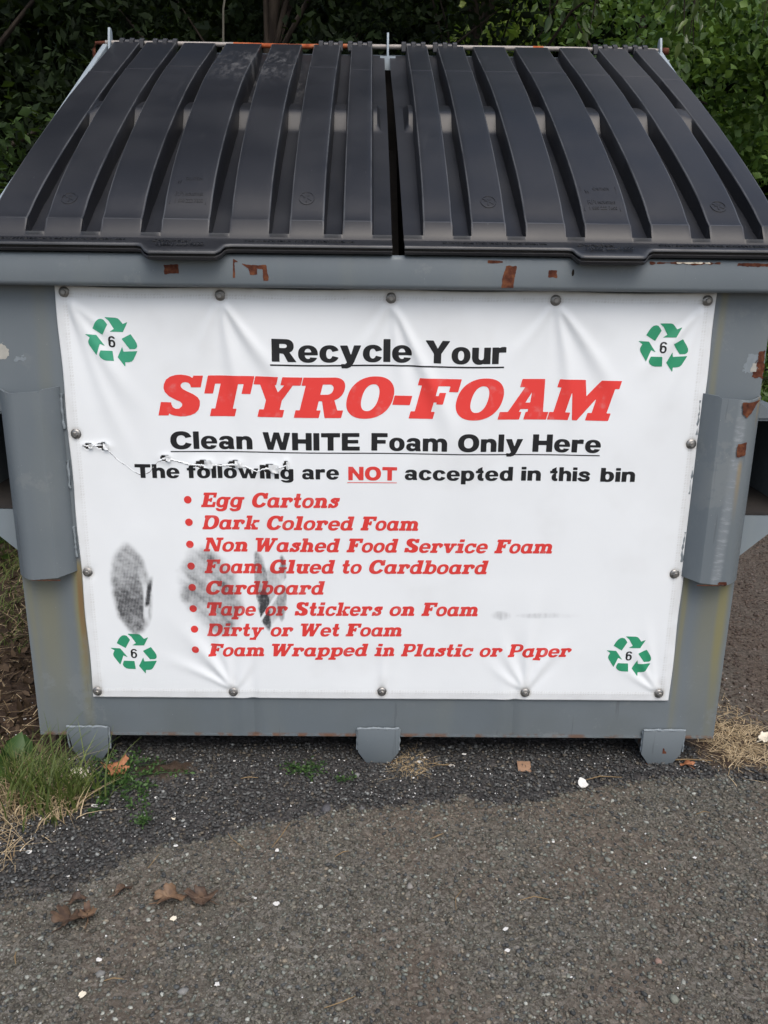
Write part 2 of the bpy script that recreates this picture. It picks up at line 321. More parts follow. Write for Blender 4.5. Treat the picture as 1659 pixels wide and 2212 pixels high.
def sans():
    S=.30; G={}; X=.73
    o=gD(gE(.42,.365,.42,.385),gE(.42,.365,.135,.215))
    G['o']=(o,.84)
    G['O']=(gD(gE(.56,.5,.56,.52),gE(.56,.5,.24,.29)),1.12)
    G['C']=(gD(G['O'][0],gP((.56,.64),(.76,.62),(1.3,.74),(1.3,.24),(.76,.38),(.56,.36))),1.09)
    G['c']=(gD(o,gP((.42,.46),(.53,.45),(1,.55),(1,.16),(.53,.28),(.42,.27))),.8)
    G['e']=(gD(gE(.42,.365,.42,.385),gI(gE(.42,.38,.15,.22),gB(0,.44,1,1)),gI(gE(.43,.35,.15,.2),gB(0,0,.5,.31)),gP((.42,.31),(.9,.31),(.9,.25),(.8,.2),(.57,.215),(.42,.22))),.84)
    G['l']=(gB(0,0,S,1),S)
    G['i']=(gU(gB(0,0,S,X),gB(0,.81,S,1)),S)
    G['I']=(gB(0,0,.32,1),.32)
    n=gU(gB(0,0,S,X),gD(gI(gE(.5,.40,.33,.355),gB(.2,.3,.9,.8)),gB(S,-.1,.53,.42),gE(.415,.42,.117,.13)),gB(.53,0,.83,.42))
    G['n']=(n,.83)
    G['h']=(gU(n,gB(0,0,S,1)),.83)
    G['m']=(gU(n,T(gU(gD(gI(gE(.5,.40,.33,.355),gB(.28,.3,.9,.8)),gB(S,-.1,.53,.42),gE(.415,.42,.117,.13)),gB(.53,0,.83,.42)),.5)),1.33)
    G['u']=((lambda x,y: n(.83-x,X-y)),.83)
    G['r']=(gU(gB(0,0,S,X),gD(gI(gE(.5,.38,.33,.37),gB(.2,.3,.62,.8)),gB(S,-.1,.9,.5))),.62)
    G['t']=(gU(gB(0,.55,.5,X),gP((.12,.55),(.42,.55),(.42,1.0),(.12,.84)),gD(gI(gE(.40,.27,.28,.28),gB(.1,-.1,.52,.56)),gB(.42,.19,.9,.6))),.52)
    G['f']=(gU(gB(0,.55,.56,X),gB(.12,0,.42,.72),gD(gI(gE(.44,.7,.32,.31),gB(.1,.7,.58,1.1)),gB(.42,.5,.9,.82))),.56)
    bowl=gD(gE(.40,.365,.40,.385),gE(.41,.365,.125,.21))
    G['d']=(gU(bowl,gB(.54,0,.84,1)),.84)
    G['b']=((lambda x,y: G['d'][0](.84-x,y)),.84)
    G['p']=((lambda x,y: G['d'][0](.84-x,X-y)),.84)
    G['g']=(gU(bowl,gB(.54,0,.84,X),gD(gI(gE(.43,-.02,.41,.25),gB(0,-.4,.9,.06)),gE(.36,.0,.19,.11),gB(-.1,-.07,.30,.3))),.84)
    G['a']=(gU(gD(gE(.39,.5,.37,.25),gB(-.1,.1,.34,.51),gE(.36,.44,.13,.13)),gB(.48,.08,.76,.5),gP((.48,.2),(.76,.2),(.8,0),(.52,0)),gD(gE(.29,.22,.29,.235),gE(.36,.23,.12,.085))),.81)
    G['s']=(gI(gN([(.66,.52),(.56,.62),(.38,.65),(.2,.6),(.17,.5),(.3,.41),(.5,.35),(.64,.28),(.62,.13),(.42,.08),(.2,.1),(.08,.2)],.26,.185),gP((-.2,.2),(.12,.27),(.1,.4),(-.2,.5),(-.2,1),(1,1),(1,.5),(.72,.46),(.7,.35),(1,.3),(1,-.2),(-.2,-.2))),.8)
    G['y']=(gU(gP((0,X),(.32,X),(.47,.3),(.6,X),(.91,X),(.6,-.02),(.46,-.22),(.3,-.28),(.07,-.27),(.05,-.08),(.22,-.09),(.3,-.02))),.91)
    G['w']=(gP((0,X),(.29,X),(.41,.28),(.54,X),(.77,X),(.9,.28),(1.02,X),(1.3,X),(1.06,0),(.78,0),(.655,.42),(.53,0),(.25,0)),1.3)
    G['W']=(gP((0,1),(.31,1),(.43,.4),(.59,1),(.88,1),(1.05,.4),(1.17,1),(1.48,1),(1.22,0),(.92,0),(.735,.64),(.56,0),(.26,0)),1.48)
    G['Y']=(gP((0,1),(.36,1),(.56,.65),(.76,1),(1.11,1),(.72,.42),(.72,0),(.39,0),(.39,.42)),1.11)
    G['H']=(gU(gB(0,0,.32,1),gB(.3,.39,.8,.64),gB(.73,0,1.05,1)),1.05)
    G['T']=(gU(gB(0,.76,1.02,1),gB(.35,0,.67,.8)),1.02)
    G['E']=(gU(gB(0,0,.32,1),gB(.3,.78,.94,1),gB(.3,.41,.88,.61),gB(.3,0,.96,.23)),.96)
    G['F']=(gU(gB(0,0,.32,1),gB(.3,.77,.88,1),gB(.3,.40,.78,.61)),.88)
    G['N']=(gU(gB(0,0,.31,1),gB(.75,0,1.06,1),gP((0,1),(.31,1),(1.06,0),(.75,0))),1.06)
    G['R']=(gU(gB(0,0,.33,1),gD(gU(gB(.3,.4,.6,1),gI(gE(.6,.7,.34,.3),gB(.5,.3,1.2,1.1))),gB(.33,.61,.52,.79),gE(.52,.7,.13,.09)),gP((.33,.42),(.56,.46),(.76,.42),(1.05,0),(.68,0),(.5,.35),(.33,.38))),1.05)
    return G
def six():
    return (gU(gD(gE(.28,.33,.28,.345),gE(.28,.32,.125,.2)),gI(gD(gE(.3,.62,.3,.39),gE(.3,.62,.14,.26)),gU(gB(-.1,.3,.2,1.1),gB(-.1,.78,.7,1.1)))),.57)
def slab(S=.33,H=.17):
    G={}; X=.70; s=.08   # s = serif overhang
    def stem(x,y0=0,y1=1,top=1,bot=1,w=S):
        r=[gB(x,y0,x+w,y1)]
        if bot: r.append(gB(x-s,y0,x+w+s,y0+H))
        if top: r.append(gB(x-s,y1-H,x+w+s,y1))
        return gU(*r)
    o=gD(gE(.40,.35,.40,.37),gE(.40,.35,.165,.21)); G['o']=(o,.8)
    G['O']=(gD(gE(.55,.5,.55,.52),gE(.55,.5,.2,.33)),1.1)
    G['-']=(gB(0,.33,.42,.56),.46)
    G['T']=(gU(gB(0,.8,1.1,1),gB(0,.56,.21,.9),gB(.89,.56,1.1,.9),gB(.34,0,.76,.9),gB(.25,0,.85,.19)),1.1)
    G['Y']=(gU(gP((.1,.9),(.44,.9),(.62,.62),(.8,.9),(.98,.9),(.76,.42),(.76,0),(.38,0),(.38,.42)),gB(0,.8,.54,1),gB(.64,.8,1.12,1),gB(.27,0,.87,.19)),1.12)
    G['R']=(gU(gB(.1,0,.5,1),gB(0,.8,.3,1),gB(0,0,.6,.19),gD(gU(gB(.3,.42,.72,1),gI(gE(.72,.71,.33,.29),gB(.6,.3,1.2,1.1))),gB(.48,.58,.66,.83),gE(.66,.705,.12,.125)),gP((.5,.5),(.84,.5),(1.0,.19),(1.14,.19),(1.14,0),(.74,0),(.58,.42),(.5,.42))),1.14)
    G['F']=(gU(gB(.1,0,.1+S+.06,1),gB(0,0,.58,H+.01),gB(0,1-H-.01,1.0,1),gB(.78,.68,1.0,.9),gB(.4,.42,.68,.58),gB(.56,.37,.72,.66)),1.0)
    G['P']=(gU(stem(.1),gD(gU(gB(.3,.34,.62,1),gI(gE(.62,.67,.36,.33),gB(.5,.3,1.2,1.1))),gB(.1+S,.5,.6,.84),gE(.6,.67,.14,.17))),.98)
    G['A']=(gU(gP((.16,.1),(.5,1),(.84,1),(1.06,.1),(.68,.1),(.66,.26),(.48,.26),(.42,.1)),gB(.3,.8,.84,1),gB(0,0,.52,.19),gB(.62,0,1.17,.19)),1.17)
    G['A']=(gD(G['A'][0],gP((.545,.42),(.66,.42),(.625,.68))),1.17)
    G['M']=(gU(gB(.1,0,.38,1),gB(0,0,.5,.19),gB(0,.8,.3,1),gB(1.02,0,1.38,1),gB(.92,0,1.48,.19),gB(1.1,.8,1.48,1),gP((.1,1),(.62,1),(.76,.6),(1.0,1),(1.38,1),(1.1,.7),(.72,0),(.6,0),(.36,.78))),1.48)
    G['E']=(gU(stem(.1),gB(.1,1-H,.92,1),gB(.72,.66,.92,.95),gB(.1,0,.96,H),gB(.76,.05,.96,.36),gB(.4,.42,.64,.58),gB(.54,.36,.68,.64)),.96)
    G['C']=(gU(gD(gE(.53,.5,.53,.52),gE(.55,.5,.22,.32),gP((.5,.66),(.8,.6),(1.2,.66),(1.2,.22),(.8,.34),(.5,.34))),gB(.84,.6,1.02,1.0)),1.04)
    G['G']=(gU(gD(gE(.55,.5,.55,.52),gE(.56,.5,.23,.32),gP((.5,.68),(.8,.62),(1.2,.66),(1.2,.44),(.5,.44))),gB(.86,.64,1.02,1.0),gB(.78,.02,1.08,.44),gB(.64,.3,1.2,.46)),1.18)
    G['D']=(gD(gU(gB(.05,0,.55,1),gI(gE(.52,.5,.55,.5),gB(.4,-.1,1.2,1.1)),gB(0,0,.3,H),gB(0,1-H,.3,1)),gB(.1+S,H,.55,1-H),gE(.52,.5,.21,.5-H)),1.07)
    G['N']=(gU(gB(.1,0,.32,1),gB(0,0,.44,H),gB(0,1-H,.4,1),gB(.86,0,1.08,1),gB(.72,1-H,1.2,1),gP((.1,1),(.44,1),(1.08,0),(.78,0))),1.2)
    G['W']=(gU(gP((.12,.95),(.46,.95),(.52,.42),(.72,1),(.98,1),(1.06,.42),(1.26,.95),(1.46,.95),(1.14,0),(.86,0),(.76,.46),(.58,0),(.3,0)),gB(0,1-H,.56,1),gB(.66,1-H,1.0,1),gB(1.12,1-H,1.56,1)),1.56)
    G['S']=(gP((-0.006, 0.025),(-0.012, 0.358),(0.235, 0.35),(0.253, 0.297),(0.299, 0.228),(0.378, 0.186),(0.46, 0.192),(0.514, 0.256),(0.506, 0.311),(0.444, 0.367),(0.306, 0.422),(0.146, 0.506),(0.038, 0.603),(-0.014, 0.7),(-0.024, 0.797),(0.003, 0.908),(0.083, 0.978),(0.198, 1.019),(0.335, 1.028),(0.464, 1.011),(0.569, 0.978),(0.628, 0.942),(0.633, 1.0),(0.865, 0.997),(0.867, 0.711),(0.635, 0.714),(0.604, 0.783),(0.552, 0.825),(0.478, 0.844),(0.412, 0.831),(0.376, 0.783),(0.39, 0.728),(0.451, 0.672),(0.562, 0.617),(0.719, 0.547),(0.851, 0.464),(0.913, 0.381),(0.935, 0.269),(0.927, 0.158),(0.865, 0.075),(0.766, 0.025),(0.647, 0.0),(0.523, -0.003),(0.378, 0.019),(0.288, 0.047),(0.238, 0.081),(0.238, 0.025)),.96)
    G['l']=(gU(gB(.12,0,.12+S,1),gB(0,0,.24+S,H),gB(0,1-H,.2,1)),.24+S)
    G['i']=(gU(gB(.12,0,.12+S,X),gB(0,0,.24+S,H),gB(0,X-H,.2,X),gB(.1,.80,.12+S,1)),.24+S)
    arch=gD(gI(gE(.5,.37,.36,.35),gB(.2,.3,1,.8)),gB(.2,-.1,.56,.40),gE(.47,.40,.09,.13))
    def nn(h=X): return gU(gB(.1,0,.4,h),gB(0,0,.48,H),gB(0,h-H,.2,h),arch,gB(.56,0,.86,.42),gB(.52,0,.95,H))
    G['n']=(nn(),.95); G['h']=(nn(1),.95)
    G['m']=(gU(nn(),T(gU(arch,gB(.56,0,.86,.42),gB(.52,0,.95,H)),.46)),1.41)
    G['u']=((lambda x,y: G['n'][0](.95-x,X-y)),.95)
    G['r']=(gU(gB(.1,0,.4,X),gB(0,0,.52,H),gB(0,X-H,.2,X),gD(gI(gE(.5,.37,.34,.35),gB(.2,.36,.7,.8)),gE(.5,.42,.1,.12)),gE(.66,.54,.14,.14)),.80)
    G['t']=(gU(gB(0,X-H,.52,X),gB(.12,.2,.4,.98),gD(gI(gE(.42,.28,.30,.29),gB(.1,-.1,.6,.4)),gB(.4,.18,.46,.5),gB(.4,.2,.9,.5))),.6)
    bowl=gD(gE(.38,.35,.38,.37),gE(.38,.35,.14,.2))
    G['d']=(gU(bowl,gB(.5,0,.8,1),gB(.38,1-H,.6,1),gB(.6,0,.9,H)),.9)
    G['b']=(gU(gB(.1,0,.4,1),gB(0,1-H,.2,1),gB(0,0,.2,H),T(bowl,.14)),.9)
    G['p']=(gU(gB(.1,-.28,.4,X),gB(0,X-H,.2,X),gB(-.02,-.28,.52,-.28+H),T(bowl,.14)),.9)
    G['a']=(gU(bowl,gB(.5,0,.8,X),gB(.6,0,.9,H)),.9)
    G['g']=(gU(bowl,gB(.5,0,.8,X),gB(.6,X-H,.9,X),gD(gI(gE(.42,-.04,.38,.25),gB(0,-.4,.9,.06)),gE(.36,.0,.17,.12),gB(.0,-.06,.28,.3))),.9)
    G['e']=(gD(gE(.40,.35,.40,.37),gI(gE(.40,.37,.16,.19),gB(0,.42,1,1)),gI(gE(.41,.34,.16,.19),gB(0,0,.5,.29)),gP((.4,.29),(.9,.29),(.9,.24),(.74,.17),(.55,.2),(.4,.2))),.8)
    G['c']=(gU(gD(o,gP((.4,.46),(.6,.42),(1,.46),(1,.16),(.56,.26),(.4,.26))),gB(.6,.42,.76,.70)),.78)
    G['s']=(gU(gN([(.6,.5),(.5,.6),(.34,.61),(.22,.53),(.34,.42),(.52,.34),(.58,.2),(.46,.1),(.3,.1),(.14,.22)],.24,.18),gB(.54,.46,.72,.70),gB(.02,0,.18,.26)),.72)
    G['k']=(gU(gB(.1,0,.4,1),gB(0,1-H,.2,1),gB(0,0,.46,H),gP((.38,.3),(.6,.6),(.84,.6),(.62,.42),(.86,.1),(.56,.1),(.4,.34)),gB(.52,X-H,.96,X),gB(.5,0,.96,H)),.96)
    G['v']=(gU(gP((.08,X-.1),(.38,X-.1),(.49,.3),(.6,X-.1),(.82,X-.1),(.58,0),(.34,0)),gB(0,X-H,.46,X),gB(.52,X-H,.92,X)),.92)
    G['y']=(gU(gP((.08,X-.1),(.38,X-.1),(.49,.28),(.6,X-.1),(.82,X-.1),(.44,-.28),(.14,-.28),(.34,0)),gB(0,X-H,.46,X),gB(.52,X-H,.92,X),gB(.02,-.28,.5,-.28+H)),.92)
    return G
def mesh_field(f,x0,x1,z0,z1,step):
    """polygons of the region f<0 on a fine grid; edges interpolated"""
    nx=int(np.ceil((x1-x0)/step))+1; nz=int(np.ceil((z1-z0)/step))+1
    xs=x0+np.arange(nx)*step; zs=z0+np.arange(nz)*step
    Xg,Zg=np.meshgrid(xs,zs); V=f(Xg,Zg); V=np.where(np.abs(V)<1e-7,1e-7,V)
    ins=V<0; c=ins[:-1,:-1].astype(int)+ins[:-1,1:]+ins[1:,1:]+ins[1:,:-1]
    verts=[];faces=[]
    full=np.argwhere(c==4)
    for j,i in full:
        k=len(verts); verts+=[(xs[i],zs[j]),(xs[i+1],zs[j]),(xs[i+1],zs[j+1]),(xs[i],zs[j+1])]; faces.append((k,k+1,k+2,k+3))
    for j,i in np.argwhere((c>0)&(c<4)):
        q=[(xs[i],zs[j],V[j,i]),(xs[i+1],zs[j],V[j,i+1]),(xs[i+1],zs[j+1],V[j+1,i+1]),(xs[i],zs[j+1],V[j+1,i])]
        o=[]
        for m in range(4):
            a=q[m];b=q[(m+1)%4]
            if a[2]<0:o.append(a[:2])
            if (a[2]<0)!=(b[2]<0):
                t=a[2]/(a[2]-b[2]);o.append((a[0]+(b[0]-a[0])*t,a[1]+(b[1]-a[1])*t))
        if len(o)>2:
            k=len(verts);verts+=o;faces.append(tuple(range(k,k+len(o))))
    return verts,faces
def word_mesh(word,G,x0,x1,zb,cap,step,shear=0,gap=.09,zb1=None):
    """word fitted between x0 and x1 (outer extents) on baseline zb"""
    pos=[];c=0
    for ch in word:
        g,w=G[ch]; pos.append(c); c+=w+gap
    tot=c-gap
    lo=1e9;hi=-1e9
    # measured extents in glyph units, with shear
    ext=[]
    for ch,p in zip(word,pos):
        g,w=G[ch]; gx,gy=np.meshgrid(np.linspace(-.15,w+.15,70),np.linspace(-.35,1.05,50))
        m=g(gx,gy)<0; sx=(gx+shear*gy+p)[m]
        lo=min(lo,sx.min());hi=max(hi,sx.max())
    k=(x1-x0)/(hi-lo); V=[];Fc=[]
    slope=0 if zb1 is None else (zb1-zb)/(x1-x0)
    for ch,p in zip(word,pos):
        g,w=G[ch]
        v,fc=mesh_field(lambda a,b: g(a,b),-.12,w+.12,-.36,1.06,step/cap)
        n=len(V)
        for a,b in v:
            X=x0+(a+shear*b+p-lo)*k
            V.append((X,zb+b*cap+slope*(X-x0)))
        Fc+=[tuple(i+n for i in q) for q in fc]
    return V,Fc
# ================================================================ ground: one sheet, fine near the container, coarse to the horizon
GZ=.012
EDGE=np.array([(-3,-.62),(-.95,-.56),(-.814,-.525),(-.667,-.51),(-.571,-.40),(-.495,-.356),(-.402,-.334),(-.31,-.286),(-.2,-.258),(-.134,-.23),(.016,-.215),(.093,-.191),(.241,-.18),(.344,-.202),(.42,-.168),(.53,-.127),(.66,-.095),(.763,-.062),(.88,-.075),(1.027,-.09),(3,-.15)])
def edge_y(x): return np.interp(x,EDGE[:,0],EDGE[:,1])
def zones(x,y):
    x=np.asarray(x,float);y=np.asarray(y,float)
    wv=(fbm(x,y,14,3)-.47)*.09+(fbm(x,y,60,5,3)-.44)*.10
    ew=.010+.045*sst(-.40,-.65,x); asp=sst(ew,-ew,y-edge_y(x)+wv*.6)                       # old asphalt lip
    right=sst(.93,1.0,x+wv-.10*sst(.1,.5,-y+.35)); asp=np.maximum(asp,right*sst(.02,.10,y+.02+wv)*sst(12,9,y))
    soil=sst(-.80,-.90,x+wv+.16*sst(-.15,-.45,y))*sst(-.50,-.40,y+wv)
    soil=np.maximum(soil,sst(.10,.02,np.hypot((x+.56)*1.0,(y+.045)*1.5)+wv))
    soil=np.maximum(soil,sst(.17,.08,np.hypot((x-1.02)*.9,(y-.08)*1.1)+wv)); soil=np.maximum(soil,sst(1.2,1.6,y)*(1-right))
    soil=np.clip(soil,0,1)*(1-asp*.98*(np.hypot(x-1.02,y-.08)>.2)); asp=asp*(1-soil)
    grav=np.clip(1-asp-soil,0,1)
    return asp,grav,soil
def axis(a,b,st,far,k=1.16):
    m=np.arange(a,b+st/2,st); out=[];d=st
    p=b
    while p<far: d*=k; p+=d; out.append(p)
    lo=[];d=st;p=a
    while p>-far: d*=k; p-=d; lo.append(p)
    return np.array(lo[::-1]+list(m)+out)
def ground_z(x,y):
    a,g,s=zones(x,y)
    near=sst(6,2,np.hypot(x,y))
    z=GZ-.006*g+a*(.004*fbm(x,y,22,1,2)+.0035*fbm(x,y,110,9,3)+.002*vn(x,y,330,4))+g*(.008*fbm(x,y,16,2,3)+.003*vn(x,y,150,8))
    z=z+s*(.020*fbm(x,y,9,6,4)+.006*vn(x,y,80,2)-.004)*near
    z=z+a*.0055*near-a*.003
    z=z-.006*np.exp(-((y-edge_y(x))/.012)**2)*(np.abs(x)<1.3)
    return z
xs=axis(-1.1,1.15,.0036,160); ys=axis(-.93,.16,.0036,160,1.15)
X,Y=np.meshgrid(xs,ys); Z=ground_z(X,Y)
a_,g_,s_=zones(X,Y); nx,ny=len(xs),len(ys)
I=np.arange(nx*ny).reshape(ny,nx); Fq=np.stack([I[:-1,:-1],I[:-1,1:],I[1:,1:],I[1:,:-1]],-1).reshape(-1,4)
def ground_mat():
    t=NT('ground_surface'); z=t.n('ShaderNodeAttribute'); z.attribute_name='zone'; zc=t.sep(z.outputs['Color'])
    v1=t.vor(150,'Color'); v2=t.vor(330,'Color'); big=t.noise(2.6,5); fine=t.noise(500,3); mid=t.noise(28,4)
    g1=t.sep(v1)[0]; g2=t.sep(v2)[1]
    asp=t.ramp(g1,[(0,(.034,.031,.024)),(.45,(.092,.086,.068)),(.8,(.165,.162,.135)),(1,(.25,.24,.215))])
    asp=t.mix(.45,asp,t.ramp(g2,[(0,(.04,.034,.028)),(.6,(.125,.11,.09)),(1,(.25,.24,.215))]))
    asp=t.mix(t.maprange(big,.40,.62,0,.6),asp,t.mix(g1,(.085,.064,.048),(.165,.13,.10)))
    asp=t.mix(t.maprange(mid,.52,.72,0,.35),asp,(.085,.09,.072))
    gr=t.ramp(g1,[(0,(.025,.024,.024)),(.6,(.055,.053,.052)),(1,(.11,.105,.10))])
    so=t.mix(t.noise(40,5),(.030,.019,.013),(.075,.050,.033))
    far=t.maprange(t.math('ABSOLUTE',t.sep(t.co())[1]),1.0,4.0); far=t.math('MULTIPLY',far,t.maprange(t.noise(.8,3),.35,.5))
    so=t.mix(far,so,t.mix(t.noise(30,4),(.018,.03,.008),(.05,.085,.02)))
    c=t.mix(zc[1],asp,gr); c=t.mix(zc[2],c,so)
    red=t.maprange(t.sep(t.co())[0],1.02,1.3); c=t.mix(t.math('MULTIPLY',red,.5),c,t.mix(g1,(.05,.034,.026),(.13,.092,.072)))
    h=t.math('ADD',t.math('MULTIPLY',g1,.5),t.math('ADD',t.math('MULTIPLY',g2,.4),t.math('MULTIPLY',fine,.5)))
    t.bump(h,1.0,.003)
    return t.done(c,t.maprange(g2,0,1,.6,.9),0,.3)
ground=mesh('ground',np.stack([X,Y,Z],-1).reshape(-1,3),Fq,ground_mat(),smooth=180,attrs={'zone':np.stack([a_,g_,s_],-1).reshape(-1,3)})
tag(ground,'brown grey asphalt, dark loose gravel and leafy soil around the dumpster','ground',kind='structure')
# ---------------------------------------------------------------- loose and embedded stones
_t=(1+5**.5)/2
ICO=np.array([(-1,_t,0),(1,_t,0),(-1,-_t,0),(1,-_t,0),(0,-1,_t),(0,1,_t),(0,-1,-_t),(0,1,-_t),(_t,0,-1),(_t,0,1),(-_t,0,-1),(-_t,0,1)])/1.902
ICF=np.array([(0,11,5),(0,5,1),(0,1,7),(0,7,10),(0,10,11),(1,5,9),(5,11,4),(11,10,2),(10,7,6),(7,1,8),(3,9,4),(3,4,2),(3,2,6),(3,6,8),(3,8,9),(4,9,5),(2,4,11),(6,2,10),(8,6,7),(9,8,1)])
def rotm(n,tilt=None):
    """random rotations, shape (n,3,3)"""
    q=rng.normal(size=(n,4)); q/=np.linalg.norm(q,axis=1)[:,None]; w_,x,y,z=q.T
    return np.stack([1-2*(y*y+z*z),2*(x*y-z*w_),2*(x*z+y*w_),2*(x*y+z*w_),1-2*(x*x+z*z),2*(y*z-x*w_),2*(x*z-y*w_),2*(y*z+x*w_),1-2*(x*x+y*y)],-1).reshape(n,3,3)
def zrot(n):
    a=rng.uniform(0,2*np.pi,n); c,s=np.cos(a),np.sin(a); o=np.zeros(n); l=np.ones(n)
    return np.stack([c,-s,o,s,c,o,o,o,l],-1).reshape(n,3,3)
def stones(name,P,size,tint,flat=.55,sink=.3,label=None,cat='gravel',mat='stones'):
    n=len(P); V=ICO[None]*rng.uniform(.62,1.25,(n,12,1)); V=np.einsum('nij,nkj->nki',rotm(n),V)
    V=V*np.stack([size*rng.uniform(.75,1.35,n),size*rng.uniform(.6,1,n),size*flat*rng.uniform(.7,1.3,n)],-1)[:,None,:]*.5
    V=np.einsum('nij,nkj->nki',zrot(n),V)
    z=P[:,2]+size*.5*flat*(1-2*sink)
    V[:,:,0]+=P[:,0,None];V[:,:,1]+=P[:,1,None];V[:,:,2]+=z[:,None]
    F=(ICF[None]+12*np.arange(n)[:,None,None]).reshape(-1,3)
    o=mesh(name,V.reshape(-1,3),F,M[mat],attrs={'tint':np.repeat(tint,12,0)})
    return tag(o,label,cat,kind='stuff')
def scatter(n,x0,x1,y0,y1,zi,thr=.5):
    p=np.stack([rng.uniform(x0,x1,n),rng.uniform(y0,y1,n)],-1); k=zones(p[:,0],p[:,1])[zi]>thr*rng.uniform(.4,1.4,n); p=p[k]
    return np.column_stack([p,ground_z(p[:,0],p[:,1])])
def tints(n,cols,w,j=.25):
    c=np.array(cols)[rng.choice(len(cols),n,p=np.array(w)/sum(w))]; return np.clip(c*rng.uniform(1-j,1+j,(n,1)),0,1)
def ssize(n,a,b): return a+(b-a)*rng.random(n)**2.2
P=scatter(32000,-1.0,1.15,-.58,.08,1)
q=np.stack([rng.uniform(-1,1.1,9000),rng.uniform(-.7,.0,9000)],-1); dq=edge_y(q[:,0])-q[:,1]; q=q[(dq>0)&(rng.random(9000)<np.exp(-dq/.03)*.9)]; P=np.vstack([P,np.column_stack([q,ground_z(q[:,0],q[:,1])])]); n=len(P)
P[:,2]+=rng.uniform(0,.004,n)
stones('loose_gravel',P,ssize(n,.0035,.0125),tints(n,[(.044,.045,.044),(.076,.078,.076),(.112,.115,.110),(.12,.104,.08),(.21,.22,.21)],[5,4.5,2,1.6,.45],.35),.6,.15,'dark crushed gravel lying in front of and under the dumpster')
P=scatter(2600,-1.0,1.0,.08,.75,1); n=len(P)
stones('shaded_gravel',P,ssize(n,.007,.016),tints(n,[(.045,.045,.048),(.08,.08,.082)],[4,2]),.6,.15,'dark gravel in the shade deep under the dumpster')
P=scatter(36000,-.98,1.1,-.95,.02,0); n=len(P)
stones('asphalt_aggregate',P,ssize(n,.0032,.0125),tints(n,[(.092,.088,.070),(.138,.130,.104),(.160,.172,.146),(.062,.067,.066),(.19,.165,.125),(.30,.31,.275)],[5,5,3,3.0,1.4,.8],.42),.6,.28,'small stones worn out of the old brown grey asphalt')
P=scatter(9000,.98,2.0,-.08,2.4,0); n=len(P)
stones('rough_asphalt_stones',P,ssize(n,.007,.017),tints(n,[(.06,.043,.034),(.105,.078,.062),(.15,.125,.11)],[4,4,1]),.55,.35,'rough reddish brown stones beside the right end of the dumpster')
# tiny crumbs of foam
P=np.vstack([scatter(800,-.9,.95,-.42,.05,1),scatter(110,-.9,.95,-.9,-.2,0),scatter(80,.9,1.2,-.1,.5,0,.2),scatter(130,-1.3,-.75,-.4,.5,2)])
P=np.vstack([P,np.column_stack([rng.normal(-.80,.06,70),rng.normal(-.31,.05,70),np.full(70,GZ+.006)])]); P[:,2]=ground_z(P[:,0],P[:,1])+.003
stones('foam_crumbs',P,ssize(len(P),.0025,.007),tints(len(P),[(.72,.72,.70),(.55,.53,.48)],[3,1],.1),.6,.1,'tiny white foam crumbs scattered over gravel and asphalt','foam crumbs')
# ================================================================ leaves, blades
def leaf_cloud(name,C,L,W,droop,mat,parent=None,rnd=None,hi=False,label=None,kind=None,cat=None,spread=1.0):
    n=len(C); d=rng.normal(size=(n,3))*spread; d[:,2]-=droop; d/=np.linalg.norm(d,axis=1)[:,None]
    u=rng.normal(size=(n,3)); u[:,2]+=1.1; sd_=np.cross(d,u); sd_/=np.linalg.norm(sd_,axis=1)[:,None]+1e-9; nn=np.cross(sd_,d)
    L=L*rng.uniform(.65,1.3,n)[:,None]; Wd=W*rng.uniform(.7,1.2,n)[:,None]
    if hi:
        V=np.stack([C,C+d*L*.35+sd_*Wd*.5+nn*Wd*.12,C+d*L*.7+sd_*Wd*.38+nn*Wd*.05,C+d*L-nn*L*.18,C+d*L*.7-sd_*Wd*.38+nn*Wd*.05,C+d*L*.35-sd_*Wd*.5+nn*Wd*.12,C+d*L*.5-nn*Wd*.08],1); k=7
        F=np.array([(0,1,6),(1,2,6),(2,3,6),(3,4,6),(4,5,6),(5,0,6)])
    else:
        V=np.stack([C,C+d*L*.5+sd_*Wd*.5+nn*Wd*.15,C+d*L,C+d*L*.5-sd_*Wd*.5+nn*Wd*.15],1); k=4; F=np.array([(0,1,2),(0,2,3)])
    F=(F[None]+k*np.arange(n)[:,None,None]).reshape(-1,3)
    r=rng.random(n)**1.5 if rnd is None else rnd
    o=mesh(name,V.reshape(-1,3),F,M[mat],parent,smooth=180 if hi else None,attrs={'rnd':np.repeat(r,k)})
    return tag(o,label,cat,kind=kind)
def blades(name,B,H,lean,width,mat,parent=None,label=None,cat=None,kind=None,rnd=None,curl=1.0,org=None):
    """B roots (n,3); ribbons of five points bending over"""
    n=len(B); a=rng.uniform(0,2*np.pi,n); dr=np.stack([np.cos(a),np.sin(a),np.zeros(n)],-1)
    H=H*rng.uniform(.45,1.15,n); ln=lean*rng.uniform(.2,1.3,n)*H; perp=np.stack([-np.sin(a+.6),np.cos(a+.6),np.zeros(n)],-1)
    V=[];T_=np.linspace(0,1,5)
    for i,q in enumerate(T_):
        p=B+dr*(ln*q**(1+curl))[:,None]+np.array([0,0,1.])*(H*(q-.30*q*q*np.minimum(lean,1.6)/1.0*np.ones(n)))[:,None]; w=width*(1-q**1.6)*.5+.0002
        V+= [p+perp*w,p-perp*w]
    V=np.stack(V,1); f=np.array([(2*i,2*i+1,2*i+3,2*i+2) for i in range(4)]); F=(f[None]+10*np.arange(n)[:,None,None]).reshape(-1,4)
    r=rng.random(n) if rnd is None else rnd
    o=mesh(name,V.reshape(-1,3),F,M[mat],parent,smooth=180,attrs={'rnd':np.repeat(r,10)},org=org)
    return tag(o,label,cat,kind=kind)
